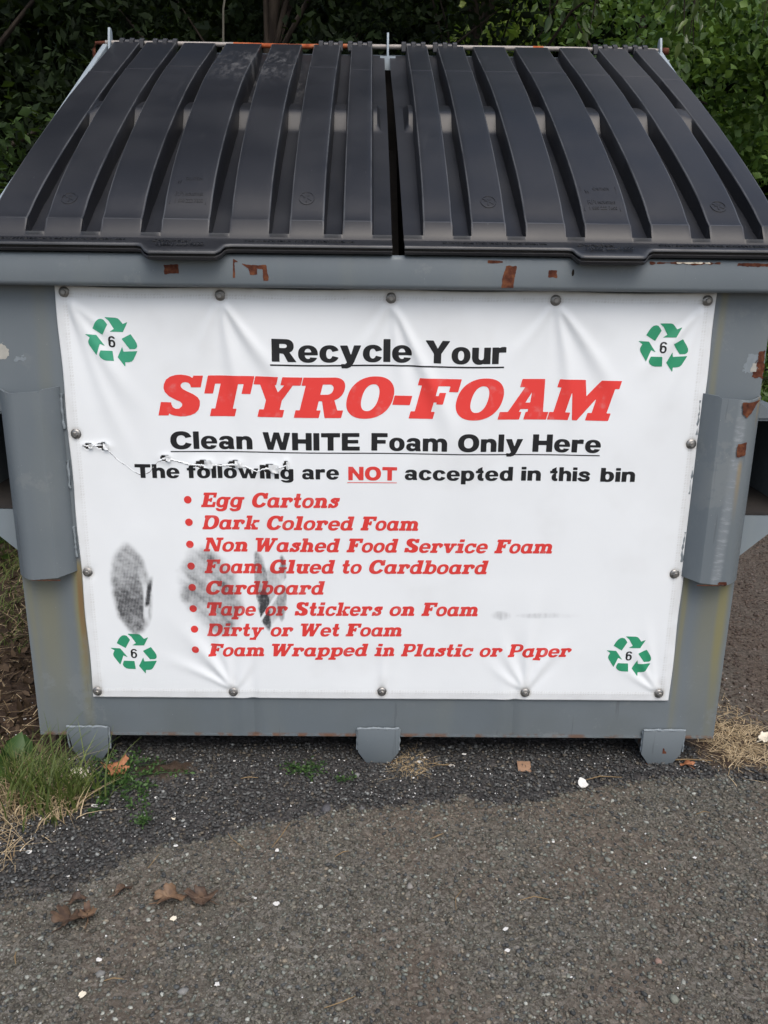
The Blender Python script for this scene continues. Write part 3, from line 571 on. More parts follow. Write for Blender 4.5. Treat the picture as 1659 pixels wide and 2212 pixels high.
# ================================================================ trees behind the container
def clumps(n,lo,hi,per,rad,flat=.7):
    c=rng.uniform(lo,hi,(n,3)); q=rng.normal(size=(n,per,3)); q/=np.linalg.norm(q,axis=2)[:,:,None]; q*=(rng.random((n,per,1))**.4)*rad*rng.uniform(.6,1.3,(n,1,1)); q[:,:,2]*=flat
    return (c[:,None]+q).reshape(-1,3),c
def tree(name,label,base,h,lo,hi,ncl,per,rad,L,W,mat,bark_='bark',tr=.12,droop=.3,group=None,hi_=False,limbs=9,lean=(0,0),extra=None):
    t=thing(name,label,'tree',base,group); b=Vector(base); top=Vector((base[0]+lean[0],base[1]+lean[1],base[2]+h))
    m=MB(); path=[b.lerp(top,k/6)+Vector((rng.normal()*.05*k/3,rng.normal()*.05*k/3,0)) for k in range(7)]
    m.tube([path[0]-Vector((0,0,.1))]+path[1:],[tr*(1-.78*k/6) for k in range(7)],10)
    C,cc=clumps(ncl,lo,hi,per,rad)
    for k in range(limbs):
        c=Vector(cc[rng.integers(len(cc))]); s=path[min(6,max(1,int(6*(c.z-base[2])/h*.7)))]
        mid=s.lerp(c,.5)+Vector((0,0,.15+.2*rng.random()))
        m.tube([s,s.lerp(mid,.5)+Vector((0,0,.05)),mid,mid.lerp(c,.6),c],[tr*.35,tr*.28,tr*.2,tr*.13,tr*.05],6)
    m.build('trunk',M[bark_],t,smooth=60)
    if extra is not None: C=np.vstack([C,extra])
    leaf_cloud('crown',C,L,W,droop,mat,t,hi=hi_)
    return t
G1='dark trees crowded behind the left lid'
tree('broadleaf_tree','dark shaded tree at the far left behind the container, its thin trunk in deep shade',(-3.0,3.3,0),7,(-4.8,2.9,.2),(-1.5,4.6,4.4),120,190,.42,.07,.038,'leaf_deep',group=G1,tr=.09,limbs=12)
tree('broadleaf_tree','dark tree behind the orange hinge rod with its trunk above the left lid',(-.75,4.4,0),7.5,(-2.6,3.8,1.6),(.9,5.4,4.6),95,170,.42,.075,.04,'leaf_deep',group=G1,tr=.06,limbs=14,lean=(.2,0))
tree('broadleaf_tree','forked dark tree rising in front of the bright leafy gap above the right lid',(.72,4.9,0),5.6,(.0,4.2,3.25),(2.2,5.4,5.3),40,150,.40,.075,.042,'leaf_dark',tr=.045,limbs=16,lean=(-.1,.1))
tree('maple_tree','bright green bushy tree at the right edge beyond the dumpster',(4.3,6.6,0),3.8,(2.3,5.6,.1),(6.4,7.6,4.1),120,230,.42,.085,.07,'leaf_mid',tr=.10,limbs=16,droop=.15)
tree('maple_tree','darker green tree standing behind the bushy one, upper right corner',(3.2,9.4,0),5,(1.8,8.6,.2),(7.4,10.2,5.2),90,150,.6,.11,.085,'leaf_mid',tr=.14,limbs=10,droop=.15)
tree('sapling','sunlit lime green sapling glimpsed through the gap above the right lid',(1.0,6.9,0),3.6,(.75,6.4,2.9),(1.35,7.2,3.8),14,120,.24,.11,.07,'leaf_lime',tr=.05,limbs=6)
# weeping branches of a nearer tree, over the right lid
t=thing('pear_tree','tree with hanging branches of larger glossy leaves over the right lid','tree',(2.8,3.4,0))
m=MB(); m.tube([(2.8,3.4,-.1),(2.76,3.35,1.5),(2.55,3.3,3.1),(1.9,3.2,3.9),(1.2,3.1,4.3)],[.06,.055,.045,.03,.015],10)
LC=[]
for k in range(44):
    x0=rng.uniform(.15,2.15); y0=rng.uniform(1.9,3.3); z0=rng.uniform(2.85,3.4); ln=rng.uniform(.3,.75)*(1.0 if x0>.9 else .6)
    if x0>1.5: ln*=1.1
    s=Vector((rng.uniform(1.2,2.0),3.2,rng.uniform(3.9,4.3))); e=Vector((x0,y0,z0)); tip=e+Vector((rng.normal()*.12,-.05,-ln))
    pts=[s,s.lerp(e,.5)+Vector((0,0,.2)),e,e.lerp(tip,.5)+Vector((.04,0,0)),tip]
    m.tube(pts,[.016,.012,.008,.005,.002],5)
    for q in np.linspace(0,1,int(16+ln*26)):
        p=e.lerp(tip,q)+Vector(rng.normal(size=3)*.045); LC.append(p)
    for q in np.linspace(.2,1,14): LC.append(s.lerp(e,q)+Vector(rng.normal(size=3)*.12))
m.build('trunk',M['bark'],t,smooth=60)
C2,_=clumps(26,(.2,2.6,3.2),(2.3,4.0,5.0),110,.36)
leaf_cloud('crown',np.vstack([np.array([tuple(p) for p in LC]),C2]),.072,.032,1.5,'leaf_pear',t,hi=True)
# pale bare sapling stem among the leaves
m=MB(); m.tube([(-.98,3.2,0),(-.95,3.22,1.4),(-.88,3.2,2.2),(-.86,3.18,2.6),(-.78,3.2,3.0)],[.010,.008,.007,.006,.004],6)
o=m.build('bare_sapling',M['twig'],smooth=60); tag(o,'thin pale bare stem standing among dark leaves above the left lid','sapling')
# far wood closing the view, and undergrowth
C,_=clumps(330,(-15,10.8,0),(15,13.5,7.0),70,.9)
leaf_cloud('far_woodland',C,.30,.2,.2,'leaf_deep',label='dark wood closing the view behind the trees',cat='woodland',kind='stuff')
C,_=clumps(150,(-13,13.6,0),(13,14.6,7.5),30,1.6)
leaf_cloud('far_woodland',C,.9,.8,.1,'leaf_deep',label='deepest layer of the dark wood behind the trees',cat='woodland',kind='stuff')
C,_=clumps(120,(-5.0,1.6,0),(-1.35,3.0,1.9),110,.26); 
C=C[(C[:,2]>.02)&((C[:,1]+C[:,0]*-0.0)>1.3)]
leaf_cloud('undergrowth',C,.06,.035,.2,'leaf_dark',label='low dark undergrowth to the left behind the dumpster',cat='undergrowth',kind='stuff')
C,_=clumps(60,(2.6,4.4,0),(6,5.6,.7),110,.3); C=C[C[:,2]>.02]
leaf_cloud('undergrowth',C,.07,.04,.2,'leaf_mid',label='low green growth under the trees on the right',cat='undergrowth',kind='stuff')

# unseen tall canopy of the wood, left and middle; darkens the lid reflections
C=np.vstack([clumps(170,(-7,3.4,5.0),(-.1,7.5,11.5),60,.8)[0],clumps(60,(-1.5,4.6,5.4),(.3,8.5,10.5),60,.8)[0]])
leaf_cloud('unseen_canopy',C,.24,.17,.2,'leaf_deep',label='unseen high tree canopy behind the left half of the dumpster',cat='canopy',kind='stuff')
# dark bank added behind everything to block sky between the leaves
bx_=np.linspace(-70,70,60); by_=np.linspace(14.5,60,26); X,Y=np.meshgrid(bx_,by_); Z=9*sst(14.5,21,Y)+ (fbm(X,Y,.25,91,3)-.4)*2.2*sst(14.5,17,Y)-.05
I=np.arange(X.size).reshape(X.shape); tb=NT('sky_block_green'); tb.bump(tb.noise(3,6),1,.3)
o=mesh('sky_block_bank',np.stack([X,Y,Z],-1).reshape(-1,3),np.stack([I[:-1,:-1],I[:-1,1:],I[1:,1:],I[1:,:-1]],-1).reshape(-1,4),tb.done(tb.mix(tb.maprange(tb.noise(1.5,6),.35,.65),(.008,.014,.006),(.03,.045,.014)),.95),smooth=180)
tag(o,'dark bank added behind the trees to block the sky','sky_block_bank',kind='structure')
# ================================================================ the dumpster
D=thing('dumpster','grey steel dumpster with two ribbed black lids and a recycling banner on its front','dumpster',(0,.55,GZ))
def chord(y): return 1.418+.553*(y-.05)
# front panel: slightly wavy sheet with two press creases low down
def panel_y(x,z):
    w_=(fbm(x,z,3.2,21,2)-.4)*.005*sst(.915,.8,np.abs(x))
    low=sst(.42,.16,z)
    for c,s in ((-.335,1),(.365,-1)):
        w_=w_+low*(.006*np.exp(-((x-c)/.012)**2)-.003*np.exp(-((x-c+.03)/.022)**2))
    return w_
px=np.linspace(-.915,.915,184); pz=np.concatenate([np.linspace(.09,.5,60),np.linspace(.51,1.275,60)])
X,Z=np.meshgrid(px,pz); Yf=panel_y(X,Z); I=np.arange(X.size).reshape(X.shape)
m=MB(); nP=X.size
V=np.stack([X,Yf,Z],-1).reshape(-1,3); Vb=V+np.array([0,.005,0])
Fq=np.stack([I[:-1,:-1],I[:-1,1:],I[1:,1:],I[1:,:-1]],-1).reshape(-1,4)
rim=list(I[0,:])+list(I[1:,-1])+list(I[-1,-2::-1])+list(I[-2:0:-1,0])
Fs=np.array([(a+nP,b+nP,b,a) for a,b in zip(rim,rim[1:]+rim[:1])])
mesh('front_panel',np.vstack([V,Vb]),np.vstack([Fq,Fq[:,::-1]+nP,Fs]),M['paint'],D,smooth=35)
side=[(.007,.09),(1.14,.09),(1.14,chord(1.14)-.035),(.007,chord(.007)-.035)]
for s in (-1,1):
    MB().prism(side,'x',s*.909,s*.915).build('side_panel',M['paint'],D)
    # top rail tube along the slanted side
    r=MB(); y0,y1=-.0,1.14
    r.add([(s*.917,y0,chord(y0)-.05),(s*.935,y0,chord(y0)-.05),(s*.935,y0,chord(y0)-.012),(s*.917,y0,chord(y0)-.012),(s*.917,y1,chord(y1)-.05),(s*.935,y1,chord(y1)-.05),(s*.935,y1,chord(y1)-.012),(s*.917,y1,chord(y1)-.012)],[(0,1,2,3),(7,6,5,4),(0,4,5,1),(1,5,6,2),(2,6,7,3),(3,7,4,0)])
    r.build('side_rail',M['paint_skylit'],D,bevel=.003)
MB().prism([(-.908,.10),(.908,.10),(.908,1.96),(-.908,1.96)],'y',1.134,1.14).build('back_panel',M['shade_grime'],D)  # near-black colour paints the shade inside the container
MB().box(-.907,.907,.008,1.133,.093,.099).build('floor_plate',M['paint'],D)
MB().box(-.97,.97,-.052,.06,1.268,1.342).build('front_beam',M['paint_plain'],D,bevel=.011,segs=3)
MB().box(-.93,.93,1.142,1.19,1.90,1.985).build('back_beam',M['paint_plain'],D,bevel=.006)
m=MB(); m.add([(x,y,chord(y)-a) for y in (.061,1.133) for (x,a) in ((.020,.37),(.048,.37),(.048,.33),(.020,.33))],[(0,1,2,3),(7,6,5,4),(0,4,5,1),(1,5,6,2),(2,6,7,3),(3,7,4,0)]); m.build('centre_rail',M['shade_grime'],D)  # same painted interior shade
# bottom seam: thin weld strip
m=MB()
m.prism([(-.914,-.003),(-.914,.0),(.914,.0),(.914,-.003)],'z',.0885,.0935); m.build('bottom_seam',M['paint'],D)
# feet with skids behind
def weld(x0,x1,z,y,name='weld_seam',parent=None,amp=.0016,r=.0034,ax='x'):
    n=int(abs(x1-x0)/.004)+2; pts=[];rd=[]
    for k in range(n):
        q=x0+(x1-x0)*k/(n-1); wv=(vn(q*1.0,0,90,z*10)-.5)*2*amp
        pts.append((q,y,z+wv) if ax=='x' else (z+wv,y,q)); rd.append(r*(.7+.6*float(vn(q,3,160,z*7))))
    return MB().tube(pts,rd,6).build(name,M['weld'],parent,smooth=80)
for (a,b,a2,b2) in ((-.838,-.727,-.822,-.735),(-.056,.057,-.050,.052),(.719,.832,.722,.822)):
    fx=(a+b)/2; ft=MB().prism([(a,.117),(b,.117),(b2+.004,.045),(b2-.018,.013),(a2+.018,.013),(a2-.004,.045)],'y',-.0135,-.0045).build('foot',M['paint_plain'],D,bevel=.0015)
    weld(a,b,.118,-.011,parent=ft); 
    weld(.05,.112,a,-.006,parent=ft,ax='z',r=.003); weld(.05,.112,b,-.006,parent=ft,ax='z',r=.003)
    MB().prism([(a+.012,.0885),(b-.012,.0885),(b-.020,.016),(a+.020,.016)],'y',-.004,1.10).build('skid',M['paint'],D)
    m=MB(); m.tube([(a2+.012+.006*k,-.010,.0125+.0008*math.sin(k*2.1)) for k in range(int((b2-a2-.024)/.006)+1)],.0017,5); m.build('rust_edge',M['rust'],ft)
# fork pockets: open boxes along both sides, with gusset plates
for s in (-1,1):
    pk=MB(); x0,x1=.917,1.075; z0,z1=.715,.955; y0,y1=.055,1.0; th=.006
    def bx(a,b,*r): pk.box(min(s*a,s*b),max(s*a,s*b),*r)
    bx(x0,x1,y0,y1,z1,z1+th); bx(x1-th,x1,y0+.001,y1-.001,z0,z1); bx(x0,x0+th,y0+.001,y1-.001,z0,z1); bx(x0+th,x1-th,y1-.01,y1-.002,z0,z1)
    p=pk.build('fork_pocket',M['paint_plain'],D)
    fl=MB(); fl.box(min(s*x0,s*x1),max(s*x0,s*x1),y0,y1,z0-th,z0-.0005); fl.build('pocket_floor',M['shade_grime'],p)  # near-black colour carries the pocket's inner shade as well as dirt
    MB().prism([(s*.918,.7075),(s*1.065,.7075),(s*.931,.585),(s*.918,.585)],'y',.056,.062).build('gusset',M['paint_mid'],p)
    MB().prism([(s*.918,1.02),(s*.99,.9625),(s*.918,.9625)],'y',.050,.056).build('gusset',M['paint_plain'],p)
    # bent guard plate in front of the corner
    z0_,z1_=.562,1.032
    out=[(.772,-.001),(.776,-.010),(.796,-.040),(.806,-.047),(.866,-.049),(.880,-.045),(.893,-.034),(.914,-.010),(.921,.012),(.921,.03)]
    g=MB(); n=len(out); nz=24; hh=[z0_+(z1_-z0_)*k/nz for k in range(nz+1)]
    nrm=[]
    for i in range(n):
        a=Vector(out[max(0,i-1)]);b=Vector(out[min(n-1,i+1)]); d_=(b-a).normalized(); nrm.append((d_.y,-d_.x))
    for z in hh:
        for (x,y),q in zip(out,nrm):
            tz=0
            if z==z1_: tz=-.010*sst(.79,.82,x)+.004*sst(.88,.915,x)
            if z==z0_: tz=-.008*sst(.79,.83,x)*1.0+.0
            dd=(float(fbm(x*3,z*1.5,2,31+s,2))-.45)*.005
            g.v.append((s*x,y+dd*(y<-.02),z+tz))
        for (x,y),q in zip(out,nrm):
            tz=0
            if z==z1_: tz=-.010*sst(.79,.82,x)+.004*sst(.88,.915,x)
            if z==z0_: tz=-.008*sst(.79,.83,x)
            dd=(float(fbm(x*3,z*1.5,2,31+s,2))-.45)*.005
            g.v.append((s*(x-.005*q[0]*-1*-1),y-.005*q[1]+dd*(y<-.02),z+tz))
    W2=2*n
    for k in range(nz):
        for i in range(n-1):
            a=k*W2+i; g.f.append((a,a+1,a+W2+1,a+W2)); a+=n; g.f.append((a+1,a,a+W2,a+W2+1))
        g.f.append((k*W2,k*W2+W2,k*W2+W2+n,k*W2+n)); a=k*W2+n-1; g.f.append((a,a+n,a+n+W2,a+W2))
    for k in (0,nz):
        for i in range(n-1): a=k*W2+i; g.f.append((a,a+n,a+n+1,a+1))
    gp=g.build('corner_guard',M['paint_guard' if s>0 else 'paint_plain'],D,smooth=28)
    gp['label']='bent corner guard plate with rust chips' if s>0 else 'bent corner guard plate, clean grey'
    for a,b in ((1.015,.93),(.85,.78),(.68,.60)):
        weld(b,a,s*.7695,-.003,parent=gp,ax='z',r=.0034)
    m=MB(); m.tube([(s*(.80+.0066*k),-.0475,z0_-.009+.0007*math.sin(k*3.)) for k in range(12)],.0013,5); m.build('rust_edge',M['rust'],gp)
    if s>0: GR=gp
# ---------------------------------------------------------------- chipped paint patches (thin rust flakes, traced outline, .4 mm proud)
def patch(poly,mat,surf,parent,name='rust_patch',step=.002,rag=.0045,seed=1):
    P=gP(*poly); xs_=[p[0] for p in poly]; zs_=[p[1] for p in poly]
    def f(x,z): return P(x,z)+(fbm(x,z,130,seed,3)-.45)*rag
    v,fc=mesh_field(f,min(xs_)-.006,max(xs_)+.006,min(zs_)-.006,max(zs_)+.006,step)
    if not fc: return
    return mesh(name,[surf(a,b) for a,b in v],fc,M[mat],parent)
beam=next(o for o in D.children if o.name.startswith('front_beam'))
bf=lambda x,z:(x,-.0524,z); bt=lambda x,y:(x,y,1.3424)
for i,(pl,mt) in enumerate([([(-.492,1.296),(-.46,1.298),(-.461,1.317),(-.494,1.316)],'rust'),
  ([(-.338,1.29),(-.334,1.29),(-.335,1.325),(-.30,1.317),(-.262,1.318),(-.258,1.284),(-.27,1.284),(-.272,1.308),(-.284,1.31),(-.284,1.297),(-.300,1.296),(-.303,1.31),(-.337,1.331)],'rust'),
  ([(.268,1.273),(.296,1.275),(.301,1.322),(.277,1.322),(.272,1.30)],'rust'),([(.375,1.299),(.394,1.297),(.393,1.313),(.374,1.314)],'rust'),
  ([(.428,1.302),(.431,1.302),(.431,1.316),(.428,1.316)],'bark'),
  ([(.235,1.327),(.272,1.328),(.27,1.333),(.235,1.334)],'rust')]):
    patch(pl,mt,bf,beam,seed=i)
for i,(pl,mt) in enumerate([([(.55,-.041),(.62,-.041),(.72,-.041),(.80,-.040),(.80,-.030),(.55,-.034)],'rust'),([(.815,-.041),(.93,-.041),(.93,-.03),(.82,-.03)],'rust')]):
    patch(pl,mt,bt,beam,seed=20+i,rag=.012)
for i,(pl,mt) in enumerate([([(.60,1.329),(.655,1.331),(.70,1.329),(.76,1.332),(.76,1.3345),(.60,1.3345)],'rust'),([(.80,1.328),(.86,1.327),(.93,1.331),(.93,1.334),(.80,1.334)],'rust'),([(.66,1.3315),(.74,1.332),(.735,1.3345),(.66,1.3345)],'cream')]):
    patch(pl,mt,(lambda x,z:(x,-.0526-(.0006 if mt=='cream' else 0),z)),beam,seed=40+i,rag=.006)
gf=lambda x,z:(x,-.0512 if x<.868 else -.0512+(x-.868)*.28,z)
for i,pl in enumerate([[(.853,1.018),(.878,1.018),(.896,1.022),(.888,1.012),(.878,.992),(.868,.982),(.858,.990)],[(.856,.885),(.878,.889),(.877,.922),(.855,.918)],[(.850,.556),(.875,.556),(.872,.563),(.853,.563)]]):
    patch(pl,'rust',gf,GR,seed=60+i)
pf=lambda x,z:(x,float(panel_y(np.array(x),np.array(z)))-.0005,z)
fp=next(o for o in D.children if o.name.startswith('front_panel'))
patch([(-.935,1.13),(-.895,1.133),(-.884,1.118),(-.893,1.095),(-.93,1.085)],'primer',pf,fp,'primer_patch',rag=.03,seed=5)
patch([(-.87,1.105),(-.845,1.10),(-.85,1.09),(-.872,1.092)],'weld',pf,fp,'primer_patch',rag=.02,seed=6)
patch([(.888,1.07),(.914,1.07),(.914,1.135),(.900,1.13)],'rust',pf,fp,seed=7,rag=.012)
patch([(.865,1.085),(.897,1.08),(.899,1.125),(.875,1.125)],'weld',pf,fp,'primer_patch',seed=8,rag=.02)
patch([(.885,1.085),(.896,1.085),(.896,1.105),(.886,1.105)],'primer',(lambda x,z:(x,pf(x,z)[1]-.0006,z)),fp,'primer_patch',seed=9,rag=.008)
fR=[o for o in D.children if o.name.startswith('foot')][-1]
patch([(.776,.048),(.786,.048),(.786,.054),(.781,.056),(.779,.064),(.776,.064)],'rust',lambda x,z:(x,-.0139,z),fR,seed=11,rag=.003)
# ================================================================ lids
AR=np.array([(.05,0),(.085,.011),(.12,.021),(.2,.034),(.33,.043),(.5,.046),(.65,.043),(.8,.032),(.95,.015),(1.1,0),(1.2,-.005)])
def arch(y): return np.interp(y,AR[:,0],AR[:,1])
_ay=np.linspace(0,1.2,241); _aa=arch(_ay); _k=np.ones(13)/13; _as=np.convolve(np.pad(_aa,6,mode='edge'),_k,'valid')
def crest(y,k=1.0): return chord(y)+np.interp(y,_ay,_as)*k*sst(.03,.1,y)
def floorz(y): return chord(y)-.031-.020*sst(.06,.2,y)+.88*np.interp(y,_ay,_as)*sst(.05,.15,y)+.020*sst(.95,1.12,y)
def lid(name,ribs,ext,kk,tab,label):
    """ribs: (x front left, front right, back left, back right); ext: outline x (front l, front r, back l, back r)"""
    cols=[]   # (x_front, x_back, level)
    cols.append((ext[0],ext[2],0))
    for (a,b,c,d),k in zip(ribs,kk):
        cols+=[(a-.005,c-.004,0,k),(a-.001,c-.001,.93,k),(a+.001,c+.0005,.985,k),(a+.004,c+.003,1,k)]
        cols+=[(b-.004,d-.003,1,k),(b-.001,d-.0005,.985,k),(b+.001,d+.001,.93,k),(b+.005,d+.004,0,k)]
    cols[0]=cols[0]+(kk[0],); cols.append((ext[1],ext[3],0,kk[-1]))
    # more columns for the tab outline
    full=[]
    for q,r in zip(cols[:-1],cols[1:]):
        full.append(q); n=int((r[0]-q[0])/.011)
        for i in range(1,n+1):
            t_=i/(n+1); full.append(tuple(q[j]+(r[j]-q[j])*t_ for j in range(4)))
    full.append(cols[-1])
    rows=[1.118,1.10,1.06,1.0,.95,.9,.86,.835,.832,.829,.826,.823,.80,.77,.74,.72,.71,.70,.69,.675,.66,.64,.62,.60,.58,.565,.555,.548,.543,.539,.535,.530,.525,.52,.515,.508,.5,.47,.44,.4,.35,.3,.26,.22,.18,.15,.12,.10,.08,.065,.055,.051,.0485,.0465]
    V=[];n=len(full)
    for y in rows:
        for (xf,xb,l,k) in full:
            x=xf+(xb-xf)*(y-.05)/1.05
            fz=floorz(y); cz=crest(y,k)
            pad=0
            if .51<y<.71: pad=.041*float(sst(.516,.556,y))*max(0.,1-(max(0,y-.552)/.152)**1.6)
            inner= (full[0][0]+.03<xf<full[-1][0]-.03)
            ze=fz+(cz-fz)*l
            if l<.5 and inner and pad: ze=max(ze,min(fz+pad,cz-.003))
            if .827<y<.831 and l>.9: ze+=.0014
            if .86<y<.9 and 0: pass
            ze-= .004*(l>.9)*0
            V.append((x,y,ze))
    def fy(x):
        return -.060-.026*float(sst(tab[0],tab[0]+.028,x)*sst(tab[1],tab[1]-.028,x))
    rows2=[(.0,0),(1,0)]
    # front face of the ribs, then the flange
    for (xf,xb,l,k) in full: V.append((xf,.0285 if l>.5 else .0245,1.3870))
    for (xf,xb,l,k) in full: V.append((xf,.0238,1.3795))
    for t_ in (.03,.12,.5,.9,.985):
        for (xf,xb,l,k) in full:
            e=fy(xf); y=.0225+(e-.0225)*t_; zf=1.3755-.0125*(y-.0225)/(-.0825)-(.012*float(sst(-.058,-.084,y)))
            V.append((xf,y,zf))
    prof=[(-.003,-.0010),(-.0045,-.0035),(-.0045,-.0065),(.010,-.0075),(.010,-.0105),(-.001,-.0115),(-.003,-.0135),(-.001,-.0185),(.012,-.0200),(.060,-.0200)]
    for (dy,dz) in prof:
        for (xf,xb,l,k) in full:
            e=fy(xf); zf=1.3755-.0125*(e-.0225)/(-.0825)-(.012*float(sst(-.058,-.084,e)))
            V.append((xf,e+dy,zf+dz))
    R=len(V)//n; F=[]
    for r in range(R-1):
        for i in range(n-1): F.append((r*n+i,(r+1)*n+i,(r+1)*n+i+1,r*n+i+1))
    # side skirts
    for i,sg in ((0,1),(n-1,-1)):
        base=len(V)
        for r in range(R): v=V[r*n+i]; V.append((v[0]+sg*.001,v[1],v[2]-.016 if r<len(rows)+6 else v[2]-.001))
        for r in range(len(rows)+6):
            q=(r*n+i,base+r,base+r+1,(r+1)*n+i); F.append(q if i==0 else q[::-1])
    base=len(V)
    for i in range(n): v=V[i]; V.append((v[0],v[1]+.001,v[2]-.016))
    for i in range(n-1): F.append((i,i+1,base+i+1,base+i))
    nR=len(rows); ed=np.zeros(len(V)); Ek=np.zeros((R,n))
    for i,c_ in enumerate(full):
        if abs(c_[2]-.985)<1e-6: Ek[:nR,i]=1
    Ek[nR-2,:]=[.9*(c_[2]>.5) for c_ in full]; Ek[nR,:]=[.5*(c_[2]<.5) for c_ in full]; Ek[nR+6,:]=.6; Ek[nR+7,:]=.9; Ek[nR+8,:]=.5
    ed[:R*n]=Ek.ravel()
    o=mesh(name,V,F,M['lid'],D,smooth=32,attrs={'edge':ed}); o['label']=label
    return o
RB=[(.094,.160,.078,.145),(.206,.285,.180,.266),(.333,.424,.299,.403),(.471,.578,.438,.548),(.626,.716,.587,.681),(.763,.841,.716,.806),(.887,.932,.838,.908)]
LB=[(-.912,-.828,-.892,-.808),(-.782,-.700,-.785,-.688),(-.653,-.562,-.661,-.557),(-.514,-.405,-.522,-.405),(-.355,-.266,-.370,-.271),(-.217,-.139,-.229,-.143),(-.093,-.027,-.105,-.038)]
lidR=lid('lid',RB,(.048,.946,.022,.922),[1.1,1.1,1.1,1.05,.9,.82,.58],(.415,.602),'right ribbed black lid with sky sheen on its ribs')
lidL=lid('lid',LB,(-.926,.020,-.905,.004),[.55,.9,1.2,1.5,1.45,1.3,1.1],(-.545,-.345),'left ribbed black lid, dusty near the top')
# ---------------------------------------------------------------- moulded lettering, rings and plate on the lids
def text_mesh(s_,size,shear=0,bold=.0):
    c=bpy.data.curves.new('t','FONT'); c.body=s_; c.size=size; c.shear=shear; c.offset=bold; c.resolution_u=2
    ob=bpy.data.objects.new('t',c); COL.objects.link(ob); dg=bpy.context.evaluated_depsgraph_get(); me=ob.evaluated_get(dg).to_mesh()
    v=[tuple(p.co) for p in me.vertices]; f=[tuple(p.vertices) for p in me.polygons]
    ob.evaluated_get(dg).to_mesh_clear(); bpy.data.objects.remove(ob); bpy.data.curves.remove(c)
    return v,f
def emboss(name,v,f,surf,h,parent,mat='lid'):
    n=len(v); V=[surf(a[0],a[1],h) for a in v]+[surf(a[0],a[1],0) for a in v]
    from collections import Counter
    E=Counter()
    for q in f:
        for a,b in zip(q,q[1:]+q[:1]): E[(a,b)]+=1
    F=[tuple(q) for q in f]+[(b,a,a+n,b+n) for (a,b) in E if (b,a) not in E]
    return mesh(name,V,F,M[mat],parent)
def flange(x0,yc):   # text plane on the flange; v runs up the slope
    def g(u,v,h):
        y=yc+v; e=-.086 if y<-.055 else -.06
        return (x0+u,y,1.3755-.0125*(y-.0225)/(-.0825)-(.012*float(sst(-.058,-.084,y)))+h)
    return g
def fit(s_,x0,x1,yc,hy,parent,shear=0):
    v,f=text_mesh(s_,1,shear,.012); a=min(p[0] for p in v);b=max(p[0] for p in v);c=min(p[1] for p in v);d=max(p[1] for p in v)
    v=[((p[0]-a)/(b-a)*(x1-x0),(p[1]-c)/(d-c)*hy) for p in v]
    emboss('moulded_lettering',v,f,flange(x0,yc),.0022,parent)
for s_,x0,x1,yc,hy,P_l in [('CAUTION DO NOT PLAY ON, IN',.135,.372,-.030,.022,lidR),('OR AROUND THIS CONTAINER',.628,.885,-.030,.022,lidR),
    ('CAUTION DO NOT PLAY ON, IN',-.875,-.588,-.028,.020,lidL),('OR AROUND THIS CONTAINER',-.315,-.065,-.030,.022,lidL)]:
    fit(s_,x0,x1,yc,hy,P_l)
for P_l,x0,s0 in ((lidR,.44,1),(lidL,-.52,1)):
    fit('DuraFlex',x0,x0+.085,-.036,.022,P_l,.4); fit('1(800) 222-7600',x0+.015,x0+.12,-.070,.018,P_l)
def ribsurf(xc,yc,k):
    def g(u,v,h): y=yc+v*.875; return (xc+u,y,float(crest(y,k))+h+.0002)
    return g
def ring(xc,yc,parent,k,r=.019,w=.0028):
    v=[];f=[]
    N=28
    for i in range(N):
        a=2*math.pi*i/N; v+=[(r*math.cos(a),r*math.sin(a)),((r-w)*math.cos(a),(r-w)*math.sin(a))]
    for i in range(N): j=(i+1)%N; f.append((2*i,2*j,2*j+1,2*i+1))
    emboss('no_play_symbol',v,f,ribsurf(xc,yc,k),.0018,parent)
    c=math.cos(.6);s=math.sin(.6); bar=[(-r+.002,-.0012),(r-.002,-.0012),(r-.002,.0012),(-r+.002,.0012)]
    emboss('no_play_symbol',[(a*c+b*s,-a*s+b*c) for a,b in bar],[(0,1,2,3)],ribsurf(xc,yc,k),.0018,parent)
    fig=[[(-.002,-.012),(.001,-.012),(.002,.002),(-.003,.002)],[(-.008,.000),(.007,.006),(.006,.008),(-.009,.002)],[(-.003,.006),(.001,.006),(.001,.010),(-.003,.010)]]
    for q in fig: emboss('no_play_symbol',q,[(0,1,2,3)],ribsurf(xc,yc,k),.0014,parent)
ring(.250,.105,lidR,1.1);ring(.800,.105,lidR,.82);ring(-.745,.105,lidL,.9);ring(-.182,.105,lidL,1.3)
for xc,P_l,k in ((.520,lidR,1.05),(-.462,lidL,1.5)):
    sf=ribsurf(xc,.085,k)
    for bx_ in ([-.043,.0,-.0415,.085],[.0415,.0,.043,.085]): emboss('moulded_plate',[(bx_[0],bx_[1]),(bx_[2],bx_[1]),(bx_[2],bx_[3]),(bx_[0],bx_[3])],[(0,1,2,3)],sf,.0016,P_l)
    for s_,u0,u1,v0,hh in [('RPI',-.032,-.012,.020,.014),('INDUSTRIES',-.008,.034,.021,.009),('1 800 222 7600',-.030,.036,.004,.009),('W',-.034,-.022,.058,.012),('CAUTION',-.014,.026,.070,.010)]:
        v,f=text_mesh(s_,1,0,.012); a=min(p[0] for p in v);b=max(p[0] for p in v);c=min(p[1] for p in v);d=max(p[1] for p in v)
        emboss('moulded_plate',[(u0+(p[0]-a)/(b-a)*(u1-u0),v0+(p[1]-c)/(d-c)*hh) for p in v],f,sf,.0013,P_l)
